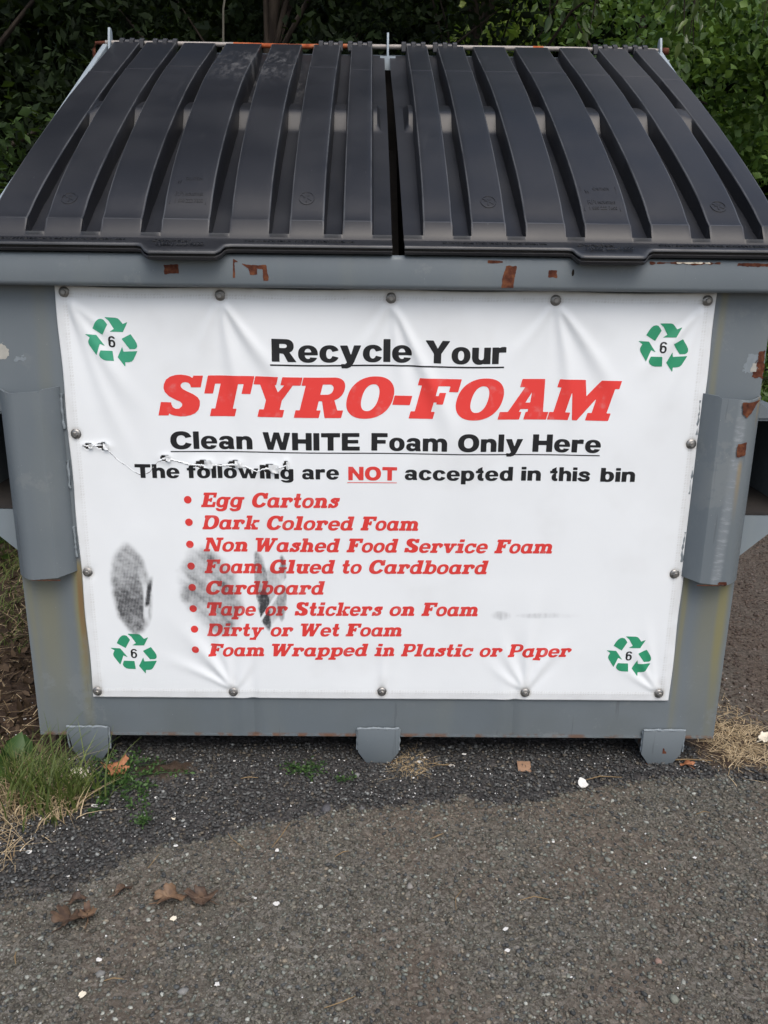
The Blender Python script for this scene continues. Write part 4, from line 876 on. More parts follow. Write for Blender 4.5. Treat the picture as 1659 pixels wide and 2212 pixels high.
# ---------------------------------------------------------------- hinge line at the back
hy,hz=1.135,2.008
m=MB(); m.tube([(-.925,hy,hz),(-.50,hy,hz-.001)],.0075,8).build('hinge_rod',M['zinc'],D,smooth=60)
m=MB(); m.tube([(-.50,hy,hz-.001),(-.30,hy,hz-.004),(-.12,hy,hz-.001)],.0078,8).build('hinge_rod',M['rust_rod'],D,smooth=60)['label']='bright orange rusted length of the hinge rod'
m=MB(); m.tube([(-.12,hy,hz-.001),(.45,hy,hz),(.50,hy,hz)],.0075,8).build('hinge_rod',M['zinc'],D,smooth=60)
m=MB(); m.tube([(.50,hy,hz),(.535,hy,hz)],.0079,8).build('hinge_rod',M['rust_rod'],D,smooth=60)
m=MB(); m.tube([(.535,hy,hz),(.935,hy,hz-.002)],.0075,8).build('hinge_rod',M['zinc'],D,smooth=60)
m=MB(); m.tube([(.925,hy,hz-.003),(.955,hy,hz-.003)],.011,8).build('rod_end',M['rust'],D,smooth=60)
m=MB(); m.tube([(-.925,hy,hz),(-.958,hy,hz-.002),(-.966,hy,hz-.02),(-.964,hy,hz-.07)],.006,8).build('rod_end',M['rust'],D,smooth=60)
for s0 in (-.875,-.765,-.215,-.118,.06,.165,.70,.80):
    par=lidL if s0<0 else lidR
    kn=MB(); x=s0
    for i in range(5):
        w_=.0155; r=.0155 if i%2==0 else .0115
        kn.tube([(x,hy,hz),(x+.001,hy,hz),(x+w_-.001,hy,hz),(x+w_,hy,hz)],[r*.85,r,r,r*.85],12); 
        if i%2==0: kn.box(x+.001,x+w_-.001,1.112,hy-.004,hz-.018,hz+.006)
        x+=w_+.0008
    kn.build('hinge_knuckle',M['hinge'],par,smooth=50)
for x,zt in ((-.908,2.052),(.015,2.048),(.925,2.043)):
    m=MB(); m.prism([(1.10,1.955),(1.15,1.955),(1.15,zt-.01),(1.14,zt),(1.125,zt),(1.118,zt-.02)],'x',x-.0035,x+.0035); m.build('hinge_bracket',M['paint_skylit'],D,bevel=.001)
    m=MB(); m.prism([(x-.022,1.93),(x+.022,1.93),(x+.026,1.972),(x-.026,1.972)],'y',1.098,1.104); m.build('bracket_base',M['paint_skylit'],D)
# ================================================================ banner
BX0,BX1,BZ0,BZ1=-.760,.779,.204,1.2665
BOLTS=[(-.739,1.252),(-.378,1.2485),(.0198,1.2467),(.404,1.2456),(.759,1.2485),(-.742,.9174),(-.7444,.5591),(.7598,.9068),(.7557,.567),(-.7483,.2205),(-.3868,.2220),(.0089,.2255),(.3922,.2250),(.7504,.2255)]
FOLDS=[ # x0,z0, dx,dz, length, w0, w1, amp
 (-.735,1.24,.50,-.86,.34,.007,.030,.0085),(-.735,1.24,.32,-.95,.50,.007,.028,.006),(-.735,1.24,.78,-.62,.22,.006,.022,.005),
 (-.375,1.24,.55,-.83,.28,.006,.026,.0095),(-.375,1.24,.12,-.99,.34,.007,.026,.0075),(-.378,1.24,-.42,-.9,.22,.006,.024,.004),
 (.022,1.24,.42,-.90,.44,.006,.030,.0105),(.022,1.24,.10,-.99,.26,.006,.022,.0070),(.02,1.24,-.55,-.83,.2,.006,.024,.0045),
 (.406,1.24,.62,-.78,.32,.006,.028,.0095),(.406,1.24,.22,-.97,.36,.006,.026,.008),(.40,1.24,-.55,-.83,.2,.006,.022,.004),
 (.755,1.24,-.6,-.8,.26,.006,.024,.006),(.755,1.24,-.25,-.97,.30,.006,.022,.005),
 (-.387,.228,-.55,.83,.26,.006,.028,.0085),(-.387,.228,-.2,.98,.26,.006,.024,.006),(-.387,.228,-.85,.5,.22,.005,.02,.005),(-.385,.228,.5,.86,.16,.005,.02,.003),
 (.392,.23,-.45,.89,.20,.006,.022,.007),(.392,.23,0.02,1,.30,.006,.024,.007),(.392,.23,.5,.86,.2,.006,.022,.006),(.392,.23,-.8,.6,.16,.005,.02,.004),
 (.748,.23,-.55,.83,.18,.005,.018,.007),(.748,.23,-.3,.95,.24,.005,.02,.006),(.748,.23,-.85,.5,.16,.005,.018,.005),
 (.009,.23,.1,1,.2,.006,.022,.004)]
TEARS=[(-.7138,.8885,.009,.005),(-.6790,.8880,.012,.007),(-.5275,.8595,.010,.007),(-.4360,.8455,.019,.009),(-.3600,.8465,.014,.008),(-.2760,.8350,.021,.010),(-.2330,.8440,.006,.010)]
TLINE=[(-.7286,.8904),(-.7122,.8889),(-.6789,.8909),(-.6607,.8707),(-.6439,.8521),(-.628,.842),(-.6076,.825),(-.5881,.8165),(-.5691,.8253),(-.5492,.8496),(-.5284,.8617),(-.5089,.8551),(-.4728,.8452),(-.4495,.8437),(-.4161,.844),(-.3862,.8426),(-.3626,.8462),(-.3328,.8396),(-.3065,.8278),(-.2828,.8367),(-.256,.8362),(-.2291,.8458)]
def bdisp(x,z):
    x=np.asarray(x,float);z=np.asarray(z,float); h=.0055+(fbm(x,z,2.3,51,2)-.4)*.007*sst(BZ1,BZ1-.1,z)*sst(BZ0,BZ0+.1,z)+(fbm(x,z,9,53,2)-.4)*.0016
    for x0,z0,dx,dz,L,w0,w1,A in FOLDS:
        n=math.hypot(dx,dz);dx/=n;dz/=n; t=(x-x0)*dx+(z-z0)*dz; d=(x-x0)*dz-(z-z0)*dx; u=np.clip(t/L,0,1.4)
        d=d+.012*np.sin(u*2.6+x0*20)*u
        w_=w0+(w1-w0)*u; e=sst(0,.10,u)*sst(1.15,.25,u)
        h=h+A*.54*e*(np.exp(-(d/w_)**2)-.45*np.exp(-((d-w_*1.7)/(w_*1.2))**2))
    for bx,bz in BOLTS:
        r=np.hypot(x-bx,z-bz); h=h+(-h+.0030)*np.exp(-(r/.018)**2)
    hem=np.minimum(np.minimum(x-BX0,BX1-x),np.minimum(z-BZ0,BZ1-z))
    h=h+.0009*sst(.0265,.0245,hem)-.0007*np.exp(-((hem-.0235)/.0014)**2)-.0005*np.exp(-((hem-.0195)/.0012)**2)
    h=h*(.75+.25*sst(0,.03,hem))+.0010
    for tx,tz,rx,rz in TEARS: h=h+.004*np.exp(-(((x-tx)/(rx*1.6))**2+((z-tz)/(rz*1.6))**2))
    return h
def bpos(x,z,off=0):
    x=np.asarray(x,float);z=np.asarray(z,float); return np.stack([x,panel_y(x,z)*.6-bdisp(x,z)-off,z],-1)
def lens(x,z,cx,cz,rx,rz,ang=0,p=1.6):
    c,s=math.cos(ang),math.sin(ang); u=((x-cx)*c+(z-cz)*s)/rx; v=(-(x-cx)*s+(z-cz)*c)/rz
    return 1-(np.abs(u)**p+np.abs(v)**2.2)
def scuff(x,z):
    x=np.asarray(x,float);z=np.asarray(z,float)
    n1=fbm(x*1.0+z*.55,(z-x*.55)*.25,60,61,3); st1=fbm(x*.8+z*.8,(z-x)*.12,75,65,3); n2=fbm(x,z,30,63,3)
    s=np.zeros_like(x)
    a=sst(-.15,.35,lens(x,z,-.637,.512,.052,.128,.05)+ (n2-.45)*.3)*(.70+.55*(st1-.45)+.25*(n2-.45)); a=a*(1-.35*sst(.44,.62,z)); a=a*(1-.9*sst(.010,.004,np.abs((x+.602)-(z-.47)*.10*np.sin(z*30)))*sst(.6,.5,z)*sst(.40,.44,z))
    s=np.maximum(s,a)
    s=np.maximum(s,.95*sst(.008,.003,np.abs(x+.5955-(z-.49)*.18))*sst(.46,.475,z)*sst(.555,.52,z))
    b=sst(-.1,.45,lens(x,z,-.432,.512,.080,.130,.30)+(n2-.45)*.5)*(.44+.55*np.clip(st1-.45,-.25,.4)+.45*(n2-.45)); s=np.maximum(s,b)
    c_=sst(0,.3,lens(x,z,-.300,.520,.020,.120,.10)+(n1-.45)*.8)*(.55+1.2*(n1-.45)); s=np.maximum(s,c_)
    s=np.maximum(s,1.0*sst(.0,.35,lens(x,z,-.296,.470,.015,.058,.03)+(n1-.45)*.7))
    d=sst(0,.35,lens(x,z,-.252,.512,.014,.100,-.04)+(n1-.45)*1.1)*(.42+1.6*(n2-.45)); s=np.maximum(s,d)
    e=sst(0,.4,lens(x,z,-.275,.50,.035,.085,0)+(n2-.5)*.8)*.28; s=np.maximum(s,e)
    s=s*(1-.95*sst(.006,.003,np.abs((x+.262)-(z-.505)*.62)))            # clean scratch across the rubber
    tk=.5+1.0*(vn(x,z*.1,260,31)-.35); s=np.maximum(s,.26*tk*sst(-.3,.9,lens(x,z,.318,.448,.026,.014)+(n2-.5)*1.4)); s=np.maximum(s,.26*tk*sst(-.2,.9,lens(x,z,.435,.448,.085,.009)+(n2-.5)*1.2)*sst(.56,.38,x))
    return np.clip(s,0,1)
def grime_tone(x,z):
    x=np.asarray(x,float);z=np.asarray(z,float)
    hem=np.minimum(np.minimum(x-BX0,BX1-x),np.minimum(z-BZ0,BZ1-z)); g=.26*sst(.03,.012,hem)*(.4+.8*fbm(x,z,25,71,2))
    st=np.where(np.minimum(x-BX0,BX1-x)<.04,z,x); dash=(np.sin(st*2*np.pi/.007)>-.2)
    g=g+.36*np.exp(-((hem-.0235)/.0012)**2)*dash+.28*np.exp(-((hem-.0185)/.0012)**2)*dash
    for bx,bz in BOLTS:
        r=np.hypot(x-bx,z-bz); g=g+.55*np.exp(-((r-.012)/.005)**2)
        if bz<.3: g=g+.20*np.exp(-((x-bx)/.016)**2)*sst(0,.012,z-bz)*sst(.055,.03,z-bz)
    g=g+.30*sst(.012,.0,BZ1-z)  # further darkening along the top edge only
    g=g+.10*sst(.52,.75,fbm(x,z,6,77,4))
    return np.clip(g,0,1)
def holes(x,z):
    r=np.full(np.shape(x),9.); n=(fbm(x,z,170,81,3)-.45)*1.5
    for tx,tz,rx,rz in TEARS: r=np.minimum(r,((np.abs(x-tx)/rx)**1.6+(np.abs(z-tz)/rz)**1.6)-1+n)
    return r
ban=thing('banner','white vinyl recycling banner with red and black print bolted to the dumpster front','banner',(0,-.01,.2))
nx_,nz_=514,356
X,Z=np.meshgrid(np.linspace(BX0,BX1,nx_),np.linspace(BZ0,BZ1,nz_))
top=sst(BZ0+.3,BZ1,Z); Zq=Z-top*.0035*np.sin((X-BX0)/(BX1-BX0)*np.pi*4)**2*1.0
Xq=X+.0012*np.sin(Z*25)*sst(.03,.0,np.minimum(X-BX0,BX1-X))
V=bpos(Xq,Zq).reshape(-1,3); H=holes(Xq,Zq)
I=np.arange(nx_*nz_).reshape(nz_,nx_); q=np.stack([I[:-1,:-1],I[:-1,1:],I[1:,1:],I[1:,:-1]],-1)
keep=(H[:-1,:-1]>0)&(H[1:,1:]>0)&(H[:-1,1:]>0)&(H[1:,:-1]>0)
sheet=mesh('banner_sheet',V,q[keep].reshape(-1,4),M['vinyl'],ban,smooth=180,attrs={'scuff':scuff(Xq,Zq).ravel(),'grime_tone':grime_tone(Xq,Zq).ravel()})
sol=sheet.modifiers.new('thickness','SOLIDIFY'); sol.thickness=.0011; sol.offset=-1
def printed(name,v,f,mat,off=.0006,label=None):
    a=np.array(v); x,z=a[:,0],a[:,1]; zz=z-sst(BZ0+.3,BZ1,z)*.0035*np.sin((x-BX0)/(BX1-BX0)*np.pi*4)**2
    P=bpos(x,zz,off); h=holes(x,zz)
    f=[k for k in f if all(h[i]>-.05 for i in k)]
    n=len(P); f=[k[::1] for k in f]
    sc=scuff(x,zz)
    if mat=='ink_black': sc=sc*.3
    else: sc=sc*.62
    o=mesh(name,P,f,M[mat],ban,smooth=180,attrs={'scuff':sc})
    if label: o['label']=label
    return o
GA=sans(); GB=slab()
LINES=[
('head',-0.2610,1.0993,0.2785,1.0989,0.0535,[('Recycle', -0.261, 0.0696), ('Your', 0.1028, 0.2942)]),
('styro',-0.5378,0.9649,0.5382,0.9645,0.0981,[('STYRO-FOAM', -0.5378, 0.5748)]),
('clean',-0.4632,0.8837,0.5272,0.8846,0.0436,[('Clean', -0.5132, -0.3148), ('WHITE', -0.2888, -0.0527), ('Foam', -0.0236, 0.1607), ('Only', 0.1884, 0.3454), ('Here', 0.3708, 0.5372)]),
('foll',-0.5983,0.8101,0.6282,0.8116,0.0353,[('The', -0.6053, -0.4968), ('following', -0.4772, -0.2161), ('are', -0.1938, -0.1037), ('accepted', 0.0597, 0.3254), ('in', 0.3472, 0.395), ('this', 0.418, 0.5168), ('bin', 0.5441, 0.6288)]),
('NOT',-0.0804,0.8090,0.0398,0.8085,0.0343,[('NOT', -0.0799, 0.0398)]),
('egg',-0.4469,0.7353,-0.1016,0.7368,0.0377,[('Egg', -0.4469, -0.3384), ('Cartons', -0.3198, -0.1011)]),
('dark',-0.4467,0.6772,-0.0655,0.6780,0.0369,[('Dark', -0.4467, -0.3027), ('Colored', -0.2846, -0.0651), ('Foam', -0.0501, 0.0947)]),
('non',-0.4472,0.6184,0.3892,0.6203,0.0371,[('Non', -0.4467, -0.3354), ('Washed', -0.314, -0.1009), ('Food', -0.0853, 0.0463), ('Service', 0.0612, 0.2728), ('Foam', 0.2895, 0.4362)]),
('glued',-0.4477,0.5598,0.2320,0.5627,0.0373,[('Foam', -0.4472, -0.3006), ('Glued', -0.28, -0.1139), ('to', -0.0953, -0.0463), ('Cardboard', -0.0271, 0.277)]),
('card',-0.4457,0.5017,-0.1412,0.5030,0.0375,[('Cardboard', -0.4449, -0.1404)]),
('tape',-0.4461,0.4427,0.2367,0.4456,0.0377,[('Tape', -0.4457, -0.3195), ('or', -0.2952, -0.2369), ('Stickers', -0.2197, 0.009), ('on', 0.0265, 0.0905), ('Foam', 0.1088, 0.2547)]),
('dirty',-0.4488,0.3847,0.0504,0.3865,0.0365,[('Dirty', -0.4485, -0.2995), ('or', -0.2829, -0.2236), ('Wet', -0.2036, -0.1034), ('Foam', -0.0879, 0.0582)]),
('wrap',-0.4483,0.3275,0.4897,0.3311,0.0361,[('Foam', -0.4478, -0.3019), ('Wrapped', -0.2803, -0.0281), ('in', -0.0124, 0.0401), ('Plastic', 0.0582, 0.2488), ('or', 0.2653, 0.3249), ('Paper', 0.3394, 0.5074)]),
]
for nm,X0,z0,X1,z1,cap,words in LINES:
    slab_=nm not in ('head','clean','foll','NOT'); G=GB if slab_ else GA; mat='ink_red' if nm=='styro' else ('ink_red_dull' if slab_ or nm=='NOT' else 'ink_black')
    for wd,a,b in words:
        za=z0+(z1-z0)*(a-X0)/(X1-X0); zb=z0+(z1-z0)*(b-X0)/(X1-X0)
        v,f=word_mesh(wd,G,a,b,za,cap,.0014 if cap>.05 else .0011,.25 if slab_ else 0,.02 if nm=='styro' else (.045 if slab_ else (.07 if nm=='head' else .09)),zb)
        printed('lettering',v,f,mat)
def bar(x0,z0,x1,z1,t_,mat):
    n=int((x1-x0)/.006); v=[];f=[]
    for i in range(n+1):
        x=x0+(x1-x0)*i/n; z=z0+(z1-z0)*i/n; v+=[(x,z-t_/2),(x,z+t_/2)]
        if i: k=2*i-2; f.append((k,k+2,k+3,k+1))
    printed('underline',v,f,mat)
bar(-.2656,1.0911,.2909,1.0909,.0036,'ink_black'); bar(-.5144,.8774,.537,.8776,.0026,'ink_black'); bar(-.0828,.8028,.0398,.8029,.0017,'ink_red_dull')
for cx,cz in [(-0.4794,0.7545),(-0.4796,0.6957),(-0.4802,0.6372),(-0.4802,0.5789),(-0.4803,0.5206),(-0.481,0.462),(-0.4805,0.4043),(-0.4808,0.3466)]:
    v,f=mesh_field(gE(cx,cz,.0095,.0098,2),cx-.012,cx+.012,cz-.012,cz+.012,.0012); printed('bullet_point',v,f,'ink_red_dull')
# three-arrow symbol with a 6, outline measured on the print (units: symbol width)
def arcp(pts): return pts
SYM=[[(362,582),(420,470),(460,415),(510,372),(570,358),(625,375),(660,415),(707,485),(580,716)],
 [(650,318),(905,325),(960,340),(1000,380),(1062,460),(1172,412),(1052,642),(752,640),(852,578),(745,400)],
 [(1012,795),(1222,684),(1320,835),(1350,900),(1357,960),(1335,1000),(1295,1024),(1178,1026)],
 [(886,1218),(1008,980),(1030,1088),(1352,1068),(1245,1270),(1205,1310),(1140,1328),(1050,1330),(1048,1440)],
 [(512,1072),(778,1080),(798,1306),(620,1300),(560,1285),(500,1240),(475,1190),(480,1150)],
 [(185,712),(440,728),(614,972),(508,925),(410,1185),(270,970),(250,920),(250,870),(292,785)]]
for cx,cz,gm in [(-.637,1.1422,'ink_green_light'),(.6659,1.1418,'ink_green'),(-.6431,.3333,'ink_green'),(.6595,.3356,'ink_green')]:
    k=.1205/1175; q=lambda p:(cx+(p[0]-778)*k,cz-(p[1]-868)*k)
    vv=[];ff=[]
    for pl in SYM:
        pp=[q(p) for p in pl]; xs_=[p[0] for p in pp]; zs_=[p[1] for p in pp]
        v,f=mesh_field(gP(*pp),min(xs_)-.003,max(xs_)+.003,min(zs_)-.003,max(zs_)+.003,.0011); n=len(vv); vv+=v; ff+=[tuple(i+n for i in a) for a in f]
    printed('recycling_symbol',vv,ff,gm)
    g6=six()[0]; h6=.0258; v,f=mesh_field(lambda x,z: g6((x-cx)/h6/1.12+.28,(z-cz)/h6+.5),cx-.014,cx+.014,cz-.018,cz+.018,.0009); printed('numeral',v,f,'ink_black')
# torn threads along the rip, and curled flaps over the holes
tl=np.array(TLINE); seg=np.hypot(*np.diff(tl,axis=0).T); cum=np.r_[0,np.cumsum(seg)]
def rip(s0,s1,amp,lift):
    V=[];F=[];gr=[]; st=np.arange(s0,s1,.0014)
    for k,s_ in enumerate(st):
        x=float(np.interp(s_,cum,tl[:,0]));z=float(np.interp(s_,cum,tl[:,1])); e=min(1,(s_-s0)/.008,(s1-s_)/.008)
        j=(float(fbm(s_*1.0,1.3,420,7,3))-.42)*2; w_=amp*e*(.55+.9*float(vn(s_,0,90,3)))*(1 if k%3 else .35); z+=j*.0018
        y=float(bpos(x,z)[1])
        V+=[(x,y-.0004,z+.0018),(x+j*.0006,y-lift*e*(.5+float(vn(s_,0,260,5))),z-w_*.15),(x,y-lift*.6*e,z-w_)]; gr+=[.05,.1,.9*float(vn(s_,0,300,9))]
        if k: b=3*k; F+=[(b-3,b,b+1,b-2),(b-2,b+1,b+2,b-1)]
    o=mesh('torn_edge',V,F,M['vinyl'],ban,attrs={'grime_tone':np.array(gr)})
    V=[];F=[]
    for k,s_ in enumerate(st):
        x=float(np.interp(s_,cum,tl[:,0]));z=float(np.interp(s_,cum,tl[:,1])); g=.0017*max(0,float(vn(s_,0,130,13))-.30)*1.7; y=float(bpos(x,z)[1])-.0007
        V+=[(x,y,z-.0008),(x,y,z-.0008-g-.00015)]
        if k: b=2*k; F.append((b-2,b-1,b+1,b))
    mesh('rip_shade',V,F,M['shade_grime'],ban)  # near-black ribbon laid on the sheet, painting the shade in the slit
rip(0,cum[2],.0026,.0018); rip(cum[2],cum[7],.0015,.0009); rip(cum[9],cum[-1],.0028,.0018); rip(cum[7]+.004,cum[9]-.002,.0010,.0006)
for j,(tx,tz,rx,rz) in enumerate(TEARS):
    n=8; X,Z=np.meshgrid(np.linspace(.12,1.05,n),np.linspace(-.85,1.25,n)); nn=fbm(X+j*3,Z*.4,3.1,90+j,3)
    x=tx+X*rx*1.15+ (nn-.45)*rx*.5; z=tz+Z*rz-.25*rz*X+(nn-.4)*rz*.25; y=-.0085-np.clip(Z+.9,0,2)*0-(fbm(X,Z*.3,3.2,190+j,2)-.2)*.011-.002
    V=np.stack([x,y,z],-1).reshape(-1,3); I=np.arange(n*n).reshape(n,n); Fq=np.stack([I[:-1,:-1],I[:-1,1:],I[1:,1:],I[1:,:-1]],-1).reshape(-1,4)
    mesh('torn_flap',V,Fq,M['vinyl'],ban,attrs={'grime_tone':np.full(n*n,.2),'scuff':np.zeros(n*n)})
    m=MB(); m.add([(tx-rx*1.05,-.0030,tz-rz*1.1),(tx+rx*1.05,-.0030,tz-rz*1.1),(tx+rx*1.05,-.0030,tz+rz*1.1),(tx-rx*1.05,-.0030,tz+rz*1.1)],[(0,1,2,3)]); m.build('hole_shade',M['shade_grime'],ban)  # near-black sheet paints the shadow behind the torn hole
# bolts with washers
for bx,bz in BOLTS:
    y=float(bpos(bx,bz)[1]); a=rng.uniform(0,1)
    b=MB(); b.tube([(bx,y-.0035,bz),(bx,y-.0095,bz),(bx,y-.0105,bz)],[.0064,.0064,.0052],6)
    b.v=[(bx+(p[0]-bx)*math.cos(a)-(p[2]-bz)*math.sin(a),p[1],bz+(p[0]-bx)*math.sin(a)+(p[2]-bz)*math.cos(a)) for p in b.v]
    bo=b.build('bolt',M['steel'],ban)
    w_=MB(); w_.tube([(bx,y+.001,bz),(bx,y-.0014,bz),(bx,y-.0032,bz),(bx,y-.0042,bz)],[.0118,.0118,.0098,.0072],20); w_.build('washer',M['steel'],bo,smooth=30)
    w_=MB(); w_.tube([(bx,y+.002,bz),(bx,y-.0007,bz)],[.0133,.0128],20); w_.build('grommet',M['dsteel'],bo,smooth=30)
# ================================================================ plants, leaves and scraps on the ground
def roots(x0,x1,y0,y1,n,dens=None):
    p=np.stack([rng.uniform(x0,x1,n),rng.uniform(y0,y1,n)],-1)
    if dens is not None: p=p[dens(p[:,0],p[:,1])>rng.random(n)]
    return np.column_stack([p,ground_z(p[:,0],p[:,1])-.002])
def disc(cx,cy,r,n):
    p=rng.normal(size=(n,2))*r*.5+np.array([cx,cy]); return np.column_stack([p,ground_z(p[:,0],p[:,1])-.002])
t=thing('grass_tuft','green grass tuft growing at the gravel edge in front of the left foot','grass tuft',(-.80,-.235,GZ))
blades('blade',np.vstack([disc(-.79,-.215,.07,130),disc(-.875,-.21,.07,80),disc(-.74,-.17,.05,40)]),.19,.7,.0046,'grass',t)
blades('dry_blade',np.vstack([disc(-.80,-.235,.07,90),disc(-.89,-.235,.06,60)]),.09,1.5,.0030,'straw',t)
t=thing('grass_tuft','smaller grass tuft at the left frame edge beside the broad green leaves','grass tuft',(-.95,-.13,GZ))
blades('blade',np.vstack([disc(-.93,-.13,.05,110),disc(-.85,-.10,.04,70)]),.13,.8,.0028,'grass',t)
blades('dry_blade',disc(-.90,-.14,.07,200),.08,1.5,.0024,'straw',t)
blades('dead_grass',np.vstack([disc(1.03,.10,.10,420),disc(.985,.03,.08,260),disc(1.13,.0,.13,420),disc(1.03,.2,.12,260)]),.016,3.8,.0026,'straw',None,'dry dead grass heaped at the bottom right corner of the dumpster','dead grass','stuff',curl=.3)
blades('dead_grass',disc(.085,-.025,.05,260),.016,3.6,.0016,'straw',None,'small patch of reddish dry grass beside the middle foot','dead grass','stuff',curl=.3)
blades('dead_grass',np.vstack([roots(-1.25,-.80,-.42,-.1,700,lambda x,y: sst(-.78,-.86,x)),roots(-1.9,-.93,.0,1.6,1300)]),.030,4.0,.0026,'straw',None,'flattened dry grass on the soil left of the dumpster','dead grass','stuff',curl=.3)
blades('rough_grass',roots(-2.6,-1.02,.55,2.6,3400),.10,1.2,.004,'grass',None,'short rough grass left of and behind the dumpster','grass','stuff')
blades('rough_grass',roots(2.6,7.5,5.0,7.0,3500),.30,.9,.02,'grass',None,'grass under the trees beyond the right end of the dumpster','grass','stuff')
# dead leaf litter (left soil)
P=np.vstack([roots(-1.4,-.86,-.12,.75,900),roots(-1.9,-1.0,.4,1.7,700)]); 
leaf_cloud('leaf_litter',P+np.array([0,0,.006]),.034,.020,.15,'litter',spread=1,hi=True,label='dark dead leaves lying on the soil left of the dumpster',kind='stuff',cat='leaf litter')
P=roots(.93,1.25,-.03,.3,45); leaf_cloud('leaf_litter',P+np.array([0,0,.004]),.016,.010,.15,'litter',hi=True,label='bits of dead leaf among the dry grass at the right corner',kind='stuff',cat='leaf litter')
# creeping weeds: stems with small leaflets
def weed(name,label,org,stems,leaf,n,mat='weed',lh=.010):
    t=thing(name,label,'weed',org); m=MB(); C=[]
    for pts in stems:
        pts=[(p[0],p[1],float(ground_z(np.array(p[0]),np.array(p[1])))+.006+(p[2] if len(p)>2 else 0)) for p in pts]; m.tube(pts,[.0012]*len(pts),5)
        a=np.array(pts)
        for q in np.linspace(0,len(pts)-1,int(n*len(pts)/3)):
            i=min(int(q),len(pts)-2); C.append(a[i]+(a[i+1]-a[i])*(q-i)+rng.normal(size=3)*np.array([.007,.007,.003])+np.array([0,0,.005]))
    m.build('stem',M['weed'],t,smooth=60); m2=np.array(C); leaf_cloud('foliage',m2,leaf,leaf*.5,-.1,mat,t)
    return t
def fan(cx,cy,n,L,a0=0,a1=6.283,wob=.3):
    out=[]
    for k in range(n):
        a=a0+(a1-a0)*(k+rng.random())/n; l=L*rng.uniform(.5,1.1); b=a+rng.normal()*wob
        out.append([(cx,cy),(cx+math.cos(a)*l*.5,cy+math.sin(a)*l*.5,.004),(cx+math.cos(a)*l*.5+math.cos(b)*l*.5,cy+math.sin(a)*l*.5+math.sin(b)*l*.5,.002)])
    return out
weed('creeping_weed','creeping green weed spreading over gravel from the left foot toward the middle',(-.66,-.10,GZ),fan(-.68,-.11,13,.15)+[[(-.70,-.10),(-.62,-.085),(-.56,-.085),(-.50,-.075)],[(-.66,-.10),(-.60,-.16),(-.58,-.22),(-.575,-.285)],[(-.72,-.12),(-.70,-.18),(-.68,-.21)]],.013,46)
weed('creeping_weed','small green weed on black gravel between the left and middle feet',(-.19,-.05,GZ),fan(-.20,-.055,7,.065)+[[(-.23,-.06),(-.18,-.045),(-.14,-.03)]],.010,24)
weed('creeping_weed','tiny reddish green weed left of the middle foot',(-.09,-.10,GZ),fan(-.085,-.10,4,.035),.010,10)
weed('creeping_weed','pale green weed tip lying on gravel right of the grass tuft',(-.575,-.27,GZ),fan(-.575,-.275,6,.030),.009,16)
t=thing('broadleaf_plant','plant with broad bright green leaves at the left frame edge','plant',(-.97,-.07,GZ))
leaf_cloud('foliage',disc(-.965,-.075,.05,26)+np.array([0,0,.02]),.07,.05,.0,'weed',t,hi=True)
# ---- large leaves
def lobed(name,label,cx,cy,R,mat,lobes=5,rot=0,curl=.6,z=.004,cat='leaf',seed=0,depth=.5,sq=1):
    N=60; rr=[]; 
    for i in range(N):
        a=2*math.pi*i/N; l=.62+.38*abs(math.cos(a*lobes/2))**depth; l*=1-.45*math.exp(-((a-math.pi)/.35)**2); l*=1+.10*math.sin(a*11+seed)+.05*math.sin(a*23+seed*2); rr.append(l)
    V=[];F=[]; K=7
    for k in range(K+1):
        for i in range(N):
            a=2*math.pi*i/N; r=rr[i]*R*k/K*(1); x=r*math.cos(a);y=r*math.sin(a)*sq
            zz=curl*(abs(y)**1.5*4.2)+curl*.35*R*math.sin(x/R*3+seed)*(k/K)+.10*R*float(vn(x,y,40,seed))*curl+.12*R*math.cos(a*lobes)*(k/K)**2*curl
            V.append((x,y,zz))
    zb=min(v[2] for v in V)
    for k in range(K):
        for i in range(N): j=(i+1)%N; F.append((k*N+i,k*N+j,(k+1)*N+j,(k+1)*N+i) if k else (0*N+i,(k+1)*N+j,(k+1)*N+i))
    c,s=math.cos(rot),math.sin(rot); gz=float(ground_z(np.array(cx),np.array(cy)))
    V=[(cx+x*c-y*s,cy+x*s+y*c,gz+z+zz-zb) for x,y,zz in V]
    st=[(-R*.1,0,.02),(-R*.5,0,.012),(-R*1.1,.006,.004)]
    t=thing(name,label,cat,(cx,cy,gz))
    o=mesh('leaf_blade',V,F,M[mat],t,smooth=180); sm=o.modifiers.new('th','SOLIDIFY'); sm.thickness=.0005
    m=MB(); m.tube([(cx+x*c-y*s,cy+x*s+y*c,gz+z+q*.3) for x,y,q in st],.0011,5); m.build('stalk',M[mat],t)
    return t
lobed('fallen_leaf','orange brown fallen leaf lying upright in front of the left foot',-.697,-.066,.036,'oleaf',5,2.2,.6,.006,seed=1)
lobed('fallen_leaf','crumpled brown leaf, left half of the curled pair on the asphalt left of centre',-.445,-.55,.036,'bleaf',5,.4,.7,.003,seed=2,sq=.7)
lobed('fallen_leaf','darker crumpled leaf, right half of the curled pair on the asphalt',-.375,-.548,.038,'bleaf2',5,2.9,.7,.003,seed=5,sq=.6)
lobed('fallen_leaf','lower brown leaf of the withered cluster at lower left on the asphalt',-.635,-.612,.034,'bleaf2',5,1.0,.7,.003,seed=3)
lobed('fallen_leaf','tan leaf on the right side of the withered cluster at lower left',-.600,-.600,.030,'bleaf',5,1.9,.8,.006,seed=4,sq=.6)
lobed('fallen_leaf','small brown leaf at the top of the withered cluster at lower left',-.640,-.553,.022,'bleaf2',4,.3,.7,.003,seed=7,sq=.6)
